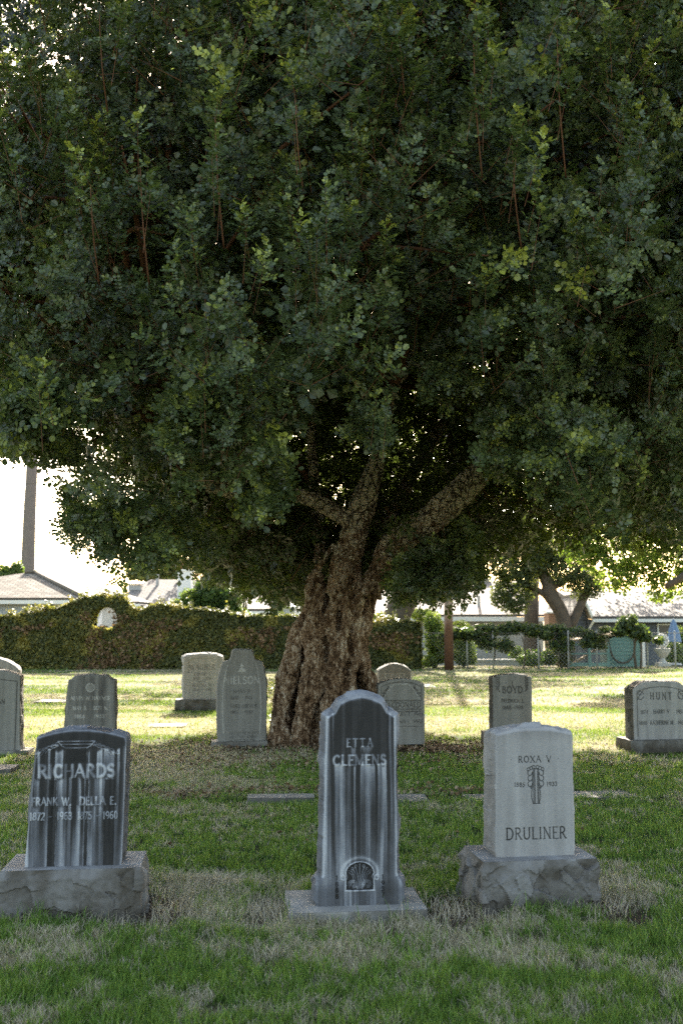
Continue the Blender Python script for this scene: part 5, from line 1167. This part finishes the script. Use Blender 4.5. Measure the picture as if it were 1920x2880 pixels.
# utility pole
P0 = gnd(1262, 1884); e = empty('utility_pole', (P0[0], P0[1], 0), 'brown wooden utility pole standing right of the hedge end', 'pole')
mb = MB(); mb.tube([(0, 0, -.2), (0, 0, 2.5), (.02, 0, 9.2)], [.155, .135, .10], 16, .012, 2); o = mb.build('shaft', POLE, e, True)
mb = MB(); mb.box(-1.1, 1.1, -.2, -.1, 8.5, 8.64); mb.build('crossarm', OBARK, e)
for x in (-1, -.4, .4, 1): MB().lathe([(.0, 0), (.05, .0), (.03, .05), (.055, .08), (.03, .13), (0, .15)], (x, -.15, 8.64), 10).build('insulator', GLASS, e, True)

a = np.linspace(0, 1, 30); w0 = np.array(W3(-900, 1470, 46)); w1 = np.array([P0[0] - .4, P0[1] - .15, 8.8]); Pw = w0 + (w1 - w0) * a[:, None]; Pw[:, 2] -= 1.9 * 4 * a * (1 - a) * .35
tag(MB().tube(Pw, .012, 5).build('overhead_cable', plain("black cable", (.05, .05, .05), .6, .1, 5, 0)), 'thin overhead cable crossing the sky at left towards the utility pole', 'cable')
# bare palm trunk on the left
def palm():
    b = np.array(W3(78, 1700, 60)); e = empty('palm_tree', (b[0], b[1], BZ), 'tall bare straight palm trunk rising behind the left house', 'tree')
    pts = [(b[0], 60, BZ, .52)] + [(*W3(x, y, 60), r) for x, y, r in ((79, 1600, .42), (84, 1450, .38), (90, 1330, .35), (97, 1150, .33), (108, 900, .31))]
    limbs('trunk', [pts], PALM, e, .03); top = np.array(pts[-1][:3]); r = np.random.default_rng(4); V = []; Q = []; n = 0
    for k in range(34):
        a = r.uniform(0, 2 * pi); el = r.uniform(-.6, 1.2); L = r.uniform(1.8, 2.6); d = np.array([cos(a) * cos(el), sin(a) * cos(el), sin(el)]); s = np.cross(d, [0, 0, 1]); s /= np.linalg.norm(s)
        for j in range(18):
            f = (j + 2) / 20; c = top + d * L * f + np.array([0, 0, -1.]) * f * f * 1.1
            for sg in (-1, 1):
                t = c + s * sg * .5 * (1 - .5 * f) + d * .25 + [0, 0, -.12]; V += [c, c + d * .05, t]; Q.append((n, n + 1, n + 2)); n += 3
    attach(mesh('fronds', np.array(V), [np.array(Q)], OAK, None, {'tint': np.full(n, .3)}), e)
palm()

# shrubs and trees in the gardens
def shrub(name, label, cl, n, size, mat, seed, tint, cat='shrub', grp=None, gap=.36, fill=.3):
    C = np.array(cl); b = (C[:, 0].mean(), C[:, 1].mean(), 0 if C[:, 1].mean() < 37 else BZ); e = root_of(name, b, label, cat, grp)
    foliage('foliage', cl, n, size, mat, e, seed, tint, fill, gap=gap)
    limbs('stem', [[(b[0], b[1], b[2] - .05, .06), (c[0] * .7 + b[0] * .3, c[1], max(c[2] * .6, .2), .04), (c[0], c[1], c[2] + c[5] * .3, .02)] for c in cl[:5]], OBARK, e); return e
def cl(*L):
    out = []
    for x, y, Y, rx, rz in L: p = W3(x, y, Y); s = Y / F; out.append((p[0], p[1], p[2], rx * s, max(.35, rx * s * .8), rz * s))
    return out
shrub('conical_shrub', 'rounded dark green conifer bush bulging above the hedge right of the chimney', cl((600, 1680, 35, 70, 40), (590, 1650, 35, 50, 28), (640, 1690, 35, 45, 45), (545, 1700, 35, 50, 40), (620, 1730, 35, 85, 50), (690, 1740, 35, 30, 22)), 15000, .085, SHRUB, 2, (0, .55), gap=.3)
shrub('pale_shrub', 'pale yellow-green leafy shrub spilling over the hedge beside the conifer bush', cl((505, 1705, 34.6, 40, 22), (470, 1718, 34.6, 40, 18), (530, 1680, 34.6, 22, 26)), 2600, .09, SHRUB, 3, (.4, 1), gap=.38)
shrub('distant_tree', 'olive green tree with a ragged top, behind the roofs left of centre', cl((420, 1575, 62, 38, 30), (470, 1560, 62, 45, 40), (385, 1610, 62, 35, 22), (500, 1600, 62, 40, 30), (440, 1620, 62, 60, 20)), 7000, .22, OAK, 4, (.2, .9), 'tree')
shrub('bare_grey_tree', 'thin pinkish half-bare tree beside the white chimney', cl((540, 1530, 58, 40, 45), (560, 1600, 58, 60, 50), (500, 1560, 58, 35, 40), (610, 1620, 58, 45, 40)), 2600, .16, DEAD, 5, (.3, 1), 'tree', gap=.46)
shrub('cypress', 'small green cypress spray beside the palm trunk at the left edge', cl((20, 1620, 50, 40, 34), (50, 1600, 50, 18, 24), (-20, 1640, 50, 50, 30)), 5000, .13, SHRUB, 6, (.15, .6), 'tree', gap=.3)
shrub('sunlit_shrub', 'bright yellow-green shrub between the hedge end and the pole', cl((1225, 1800, 35, 34, 60), (1215, 1750, 35, 28, 30), (1240, 1840, 35, 40, 28), (1205, 1860, 34.6, 25, 20)), 6500, .075, SHRUB, 7, (.45, 1), gap=.36)
shrub('sunlit_shrub', 'bright shrub immediately right of the pole foot', cl((1300, 1820, 35.5, 36, 50), (1295, 1770, 36, 26, 26), (1310, 1850, 35, 36, 26)), 5000, .075, SHRUB, 8, (.35, 1), gap=.36)
shrub('low_shrub', 'low dark shrub at the fence under the middle of the vine', cl((1490, 1855, 35.5, 40, 26), (1540, 1850, 36, 34, 26), (1450, 1835, 37, 26, 20)), 3500, .07, SHRUB, 9, (.0, .7), gap=.36)
shrub('low_shrub', 'leafy shrub against the left side of the teal coop', cl((1585, 1850, 34.5, 22, 34), (1570, 1820, 35, 20, 26)), 2200, .07, HEDGE, 10, (.1, .8))
shrub('garden_shrub', 'green shrub behind the urn at the right edge', cl((1895, 1840, 37, 34, 40), (1920, 1790, 38, 40, 30)), 3500, .08, SHRUB, 11, (.2, .9))
shrub('far_shrub', 'yellowish bush below the thick leaning trunk behind the hedge', cl((1085, 1735, 38, 30, 16), (1190, 1730, 39, 40, 20), (1060, 1740, 38, 26, 12)), 2600, .09, SHRUB, 12, (.4, 1))
def tree(label, trunk, crown, n, size, mat, seed, tint, gap=.40, cat='tree', name='tree', fill=.3, extra=()):
    b = trunk[0][0]; e = empty(name, (b[0], b[1], b[2]), label, cat); limbs('trunk', trunk, OBARK, e, .12, seed); foliage('crown', list(crown) + list(extra), n, size, mat, e, seed, tint, fill, gap=gap); return e
def tp(Y, *L): return [(*W3(x, y, Y), r * Y / F) for x, y, r in L]
# thick leaning trunk behind the hedge whose crown hides behind the carob (it throws shade on the lawn)
tree('thick leaning tree trunk rising behind the right part of the hedge', [tp(37, (1105, 1900, 42), (1110, 1760, 36), (1130, 1700, 38), (1150, 1650, 36), (1160, 1580, 30), (1130, 1400, 22), (1100, 1200, 16)), tp(37, (1155, 1640, 26), (1220, 1520, 18), (1300, 1350, 10))],
     cl((1100, 1250, 37, 300, 130), (850, 1350, 37, 190, 110), (1350, 1330, 37, 190, 110), (1100, 1100, 37, 240, 110), (1150, 1430, 37, 190, 80)), 17000, .14, OAK, 31, (.1, .7), .44, name='street_tree')
tree('gnarled oak with a forked dark trunk and dull green crown, right of the pole', [tp(37, (1600, 1900, 26), (1590, 1780, 22), (1575, 1720, 20), (1545, 1670, 22), (1540, 1640, 20), (1520, 1600, 12), (1500, 1540, 8)), tp(37, (1572, 1715, 14), (1530, 1672, 10), (1490, 1650, 8), (1450, 1630, 5)),
     tp(37, (1548, 1650, 14), (1590, 1630, 10), (1640, 1590, 7)), tp(37, (1600, 1770, 14), (1640, 1680, 12), (1660, 1620, 8))],
     cl((1380, 1540, 37.5, 60, 50), (1490, 1500, 37.5, 80, 50), (1430, 1470, 37.5, 80, 40), (1430, 1600, 37, 55, 50), (1410, 1670, 37, 40, 45), (1470, 1640, 37, 50, 55), (1500, 1580, 37, 70, 50), (1450, 1700, 36.5, 40, 32), (1590, 1600, 37, 70, 60), (1650, 1640, 37, 60, 50), (1560, 1540, 37, 90, 50), (1430, 1530, 37.5, 60, 50)), 34000, .085, OAK, 32, (.05, .6), .34, name='oak_tree')
tree('large bright yellow-green tree arching in from the right edge', [[(11.6, 26, 0, .40), (11.2, 26, 2.5, .34), (10.2, 25.5, 3.6, .28)] + tp(25, (1990, 1480, 26), (1900, 1520, 20), (1840, 1470, 18), (1780, 1400, 12), (1700, 1330, 8)), tp(25, (1960, 1500, 20), (1940, 1600, 12), (1870, 1650, 8))],
     cl((1700, 1440, 26, 110, 80), (1800, 1540, 26, 110, 90), (1880, 1430, 26, 120, 110), (1640, 1520, 26, 80, 70), (1740, 1620, 26, 70, 50), (1860, 1640, 26, 60, 60), (1950, 1560, 26, 80, 130), (1560, 1430, 26, 80, 50), (1900, 1300, 26, 160, 90), (2100, 1400, 26, 150, 150), (1680, 1570, 26, 50, 50)), 38000, .085, SHRUB, 33, (.3, 1), .36, name='backlit_tree')
tree('broad tree far left whose crown is hidden above the carob leaves', [[(-16, 40, BZ, .35), (-15.6, 40, 4, .28), (-15, 39.5, 8, .2)]],
     [(-13, 39, 9.5, 3, 2.6, 1.4), (-8, 39, 11, 3, 3, 1.6), (-3, 38, 11.5, 2.6, 2.6, 1.5), (-10, 41, 13, 3, 3, 1.4)], 9000, .15, OAK, 34, (.2, .7), .45, name='shade_tree')
tree('dark hedge-side tree filling the background right of the carob crown', [[(9, 48, BZ, .4), (9.2, 48, 4, .3), (9.5, 48, 8, .2)]], [(7, 48, 7.5, 3, 2, 2), (11, 48, 8, 3.4, 2, 2.4), (4, 47, 8.5, 2.4, 2, 1.6), (14, 47, 7, 3, 2, 2.4)], 14000, .15, OAK, 35, (.1, .7), .42, name='shade_tree')

# chain link fence, vine and coop
DRAIL = plain('dull rail', (.16, .16, .15), .7)
def chain_fence():
    Y = 33.6; x0, _ = hz_(1185, 1800, Y); x1, _ = hz_(1990, 1800, Y); e = empty('chain_link_fence', ((x0 + x1) / 2, Y, 0), 'low chain link fence with thin grey posts along the back right of the lawn', 'fence')
    for px in (1312, 1385, 1512, 1596, 1676, 1818, 1896, 1960):
        x = hz_(px, 1800, Y)[0]; attach(MB().tube([(x, Y, -.1), (x, Y, 1.22)], .028, 8).lathe([(.0, .05), (.03, .03), (.034, 0)], (x, Y, 1.22), 8).build('post', METAL, None, True), e)
    attach(MB().tube([(x0, Y, 1.18), (x1, Y, 1.18)], .011, 6).build('top_rail', DRAIL, None, True), e)
    mb = MB(); d = .13
    for k in range(int((x1 - x0 + 1.15) / d)):
        xs = x0 + k * d
        for s in (1, -1):
            a = (max(xs - (1.15 if s > 0 else 0), x0), xs); xa, xb = (xs - 1.15, xs)
            if xa < x0 or xb > x1: continue
            mb.quad((xa, Y + .004 * s, .03 if s > 0 else 1.16), (xa + .006, Y + .004 * s, .03 if s > 0 else 1.16), (xb + .006, Y + .004 * s, 1.16 if s > 0 else .03), (xb, Y + .004 * s, 1.16 if s > 0 else .03))
    attach(mb.build('wire_mesh', METAL), e)
chain_fence()
def vine():
    Y = 33.8; pts = [(1255, 1795), (1300, 1785), (1360, 1775), (1430, 1772), (1500, 1775), (1570, 1780), (1640, 1790), (1690, 1800)]; C = []
    r = np.random.default_rng(2)
    for k in range(34):
        f = r.uniform(0, len(pts) - 1.001); i = int(f); x = pts[i][0] + (pts[i + 1][0] - pts[i][0]) * (f - i); y = pts[i][1] + (pts[i + 1][1] - pts[i][1]) * (f - i); C.append((x, y + r.normal(0, 7), Y + r.normal(0, .1), r.uniform(18, 34), r.uniform(12, 24)))
    for x, y in ((1380, 1810), (1420, 1815), (1590, 1815), (1560, 1810), (1355, 1800)): C.append((x, y, Y, 26, 24))
    c = cl(*C); e = empty('grape_vine', (hz_(1470, 1790, Y)[0], Y, 0), 'dark leafy vine running along the top of the chain link fence', 'vine')
    foliage('leaves', c, 15000, .095, VINE, e, 41, (.0, .75), .2, gap=.34)
    limbs('stem', [[(*W3(x, 1885, Y), .03), (*W3(x + 6, 1830, Y), .025), (*W3(x - 4, 1790, Y), .015)] for x in (1385, 1470, 1512, 1596)] + [[(*W3(x, y, Y), .02) for x, y in pts]], OBARK, e)
    c = cl((1760, 1755, 33.3, 26, 22), (1790, 1775, 33.3, 30, 20), (1810, 1790, 33.3, 22, 16), (1740, 1775, 33.3, 22, 16), (1775, 1740, 33.3, 16, 14), (1700, 1770, 33.3, 16, 10), (1850, 1800, 33.3, 14, 12))
    e = empty('climbing_shrub', (hz_(1790, 1880, 33.3)[0], 33.3, 0), 'dark climbing shrub with a bare stem in front of the teal coop', 'shrub'); foliage('leaves', c, 4200, .10, VINE, e, 42, (0, .8), .2, gap=.34)
    limbs('stem', [[(*W3(1788, 1886, 33.3), .05), (*W3(1782, 1830, 33.3), .04), (*W3(1786, 1770, 33.3), .03), (*W3(1740, 1765, 33.3), .02)], [(*W3(1800, 1886, 33.3), .035), (*W3(1802, 1820, 33.3), .03), (*W3(1792, 1770, 33.3), .02)]], OBARK, e)
VINE = leaf_mat("vine leaf", (.03, .05, .025), (.07, .10, .03), (.22, .27, .03), .35, .45, .35)
vine()
def coop():
    Y = 35.0; X = lambda px: hz_(px, 1800, Y)[0]; Z = lambda py: hz_(1700, py, Y)[1]
    e = empty('chicken_coop', (X(1700), Y + .6, 0), 'teal wooden chicken coop with a wire run and lean-to roof behind the fence at right', 'coop')
    x0, xm, x1 = X(1600), X(1708), X(1803); zt = Z(1806); D = 1.3; t = .05
    mb = MB()
    for x in (x0, X(1655), xm): mb.box(x - t, x + t, Y - t, Y + t, 0, zt)
    mb.box(x0, xm, Y - .03, Y + .03, zt - .12, zt - .04).box(x0, xm, Y - .03, Y + .03, .02, .14).box(x0, xm, Y - .02, Y + .02, zt * .5, zt * .5 + .05)
    attach(mb.build('run_frame', TEALP), e)
    mb = MB(); n = 16
    for k in range(n): x = x0 + (xm - x0) * (k + .5) / n; mb.box(x - .004, x + .004, Y - .005, Y + .005, .14, zt - .12)
    for k in range(12): z = .14 + (zt - .26) * (k + .5) / 12; mb.box(x0 + t, xm - t, Y + .006, Y + .012, z - .004, z + .004)
    attach(mb.build('wire', METAL), e)
    attach(MB().slab([(xm + .06, Y, 0), (x1, Y, 0), (x1, Y, Z(1800)), (X(1748), Y, Z(1783)), (xm + .06, Y, Z(1797))], (0, D, 0)).build('siding', SIDE_TEAL), e)
    mb = MB(); mb.slab([(x0 - .1, Y - .12, zt - .02), (X(1748), Y - .12, Z(1783)), (X(1748), Y + D + .1, Z(1783)), (x0 - .1, Y + D + .1, zt - .02)], (0, 0, .07)); mb.slab([(X(1748), Y - .12, Z(1783)), (x1 + .15, Y - .12, Z(1806)), (x1 + .15, Y + D + .1, Z(1806)), (X(1748), Y + D + .1, Z(1783))], (0, 0, .07)); attach(mb.build('roof', WOODT), e)
    attach(MB().slab([(x0 + .2, Y + .4, .1), (x0 + .32, Y + .4, .1), (xm - .1, Y + .4, zt * .75), (xm - .22, Y + .4, zt * .75)], (0, .3, 0)).build('ramp', WOODT), e)
    mb = MB(); mb.box(x1 - .02, x1 + .08, Y - .1, Y, 0, Z(1800)); attach(mb.build('corner_post', WHITE), e)
    mb = MB(); a = np.linspace(.15, pi - .15, 14); cx, cz = X(1745), Z(1822); mb.tube(np.stack([cx - .42 * np.cos(a), 0 * a + Y - .15, cz - .52 * np.sin(a)], -1), .035, 8).tube([(cx - .42, Y - .15, cz - .1), (cx - .46, Y - .08, Z(1795))], .02, 6).tube([(cx + .42, Y - .15, cz - .1), (cx + .40, Y - .08, Z(1790))], .02, 6)
    tag(mb.build('garden_hose', plain("dark rubber", (.07, .06, .045), .7)), 'looped dark hose hanging on the teal coop wall', 'hose')
coop()
def odds():
    Y = 35.5; x, z = hz_(1863, 1872, Y); e = empty('garden_urn', (x, Y, 0), 'small stone urn with white flowers near the right edge behind the fence', 'planter')
    z0 = .15
    MB().box(-.22, .22, -.22, .22, 0, .12).lathe([(.0, .12), (.16, .12), (.10, .18), (.07, .28), (.16, .36), (.26, .50), (.30, .62), (.27, .62), (.0, .58)], n=20).build('pot', WALL_PALE, e, True, 40)
    r = np.random.default_rng(6); P = r.normal(0, 1, (700, 3)); P = unit(P) * r.random((700, 1)) ** .4 * [.24, .24, .28] + [0, 0, .88]
    V, Fq, T = leaf_cards(P, unit(P - [0, 0, .8]), .07, r, r.random(700), .5); mesh('flowers', V, [Fq], WHITE, e, {'tint': T})
    Y = 36.5; x, zt = hz_(1892, 1742, Y); zb = hz_(1892, 1805, Y)[1]; e = empty('patio_umbrella', (x, Y, 0), 'closed blue patio umbrella at the right edge', 'umbrella')
    th = np.linspace(0, 2 * pi, 24, endpoint=False); prof = [(zt, .02), (zt - .1, .07), ((zt + zb) / 2, .15), (zb, .21)]; V = []
    for zz, rr in prof: V += [(rr * (1 + .3 * cos(6 * a)) * cos(a), rr * (1 + .3 * cos(6 * a)) * sin(a), zz) for a in th]
    Fq = [(k * 24 + i, k * 24 + (i + 1) % 24, (k + 1) * 24 + (i + 1) % 24, (k + 1) * 24 + i) for k in range(3) for i in range(24)]
    mesh('canopy', V, [np.array(Fq)], BLUECL, e, smooth=True); MB().tube([(0, 0, 0), (0, 0, zt + .05)], .022, 8).build('pole', METAL, e, True); MB().lathe([(0, .08), (.22, .06), (.25, 0)]).build('foot', METAL, e, True)
    g = gnd(1380, 1866); x0 = hz_(1330, 1800, 39)[0]; x1 = hz_(1560, 1800, 39)[0]
    e = mesh('garden_wall', *(lambda m: (np.concatenate(m.V), [np.concatenate(m.F[4])]))(MB().box(x0, x1, 0, .3, BZ, .02).box(x0 - .04, x1 + .04, -.04, .34, .02, .1)), WALL_PALE); e.location = (0, 39, 0); tag(e, 'low pale garden wall behind the vine fence', 'wall')
    x0, z0 = hz_(1542, 1738, 42); x1, z1 = hz_(1582, 1718, 42); e = empty('garden_playhouse', ((x0 + x1) / 2, 42.4, BZ), 'small orange-brown and white garden hut behind the oak trunk', 'shed')
    mbox('wall', plain("orange boards", (.26, .15, .10), .8), e, (x0, x1, 42, 43, BZ, z0 + .2)); mb = MB(); mb.slab([(x0 - .1, 41.9, z0 + .2), (x1 + .1, 41.9, z0 + .2), (x1 + .1, 43.1, z1), (x0 - .1, 43.1, z1)], (0, 0, .06)); attach(mb.build('roof', WHITE), e)
odds()
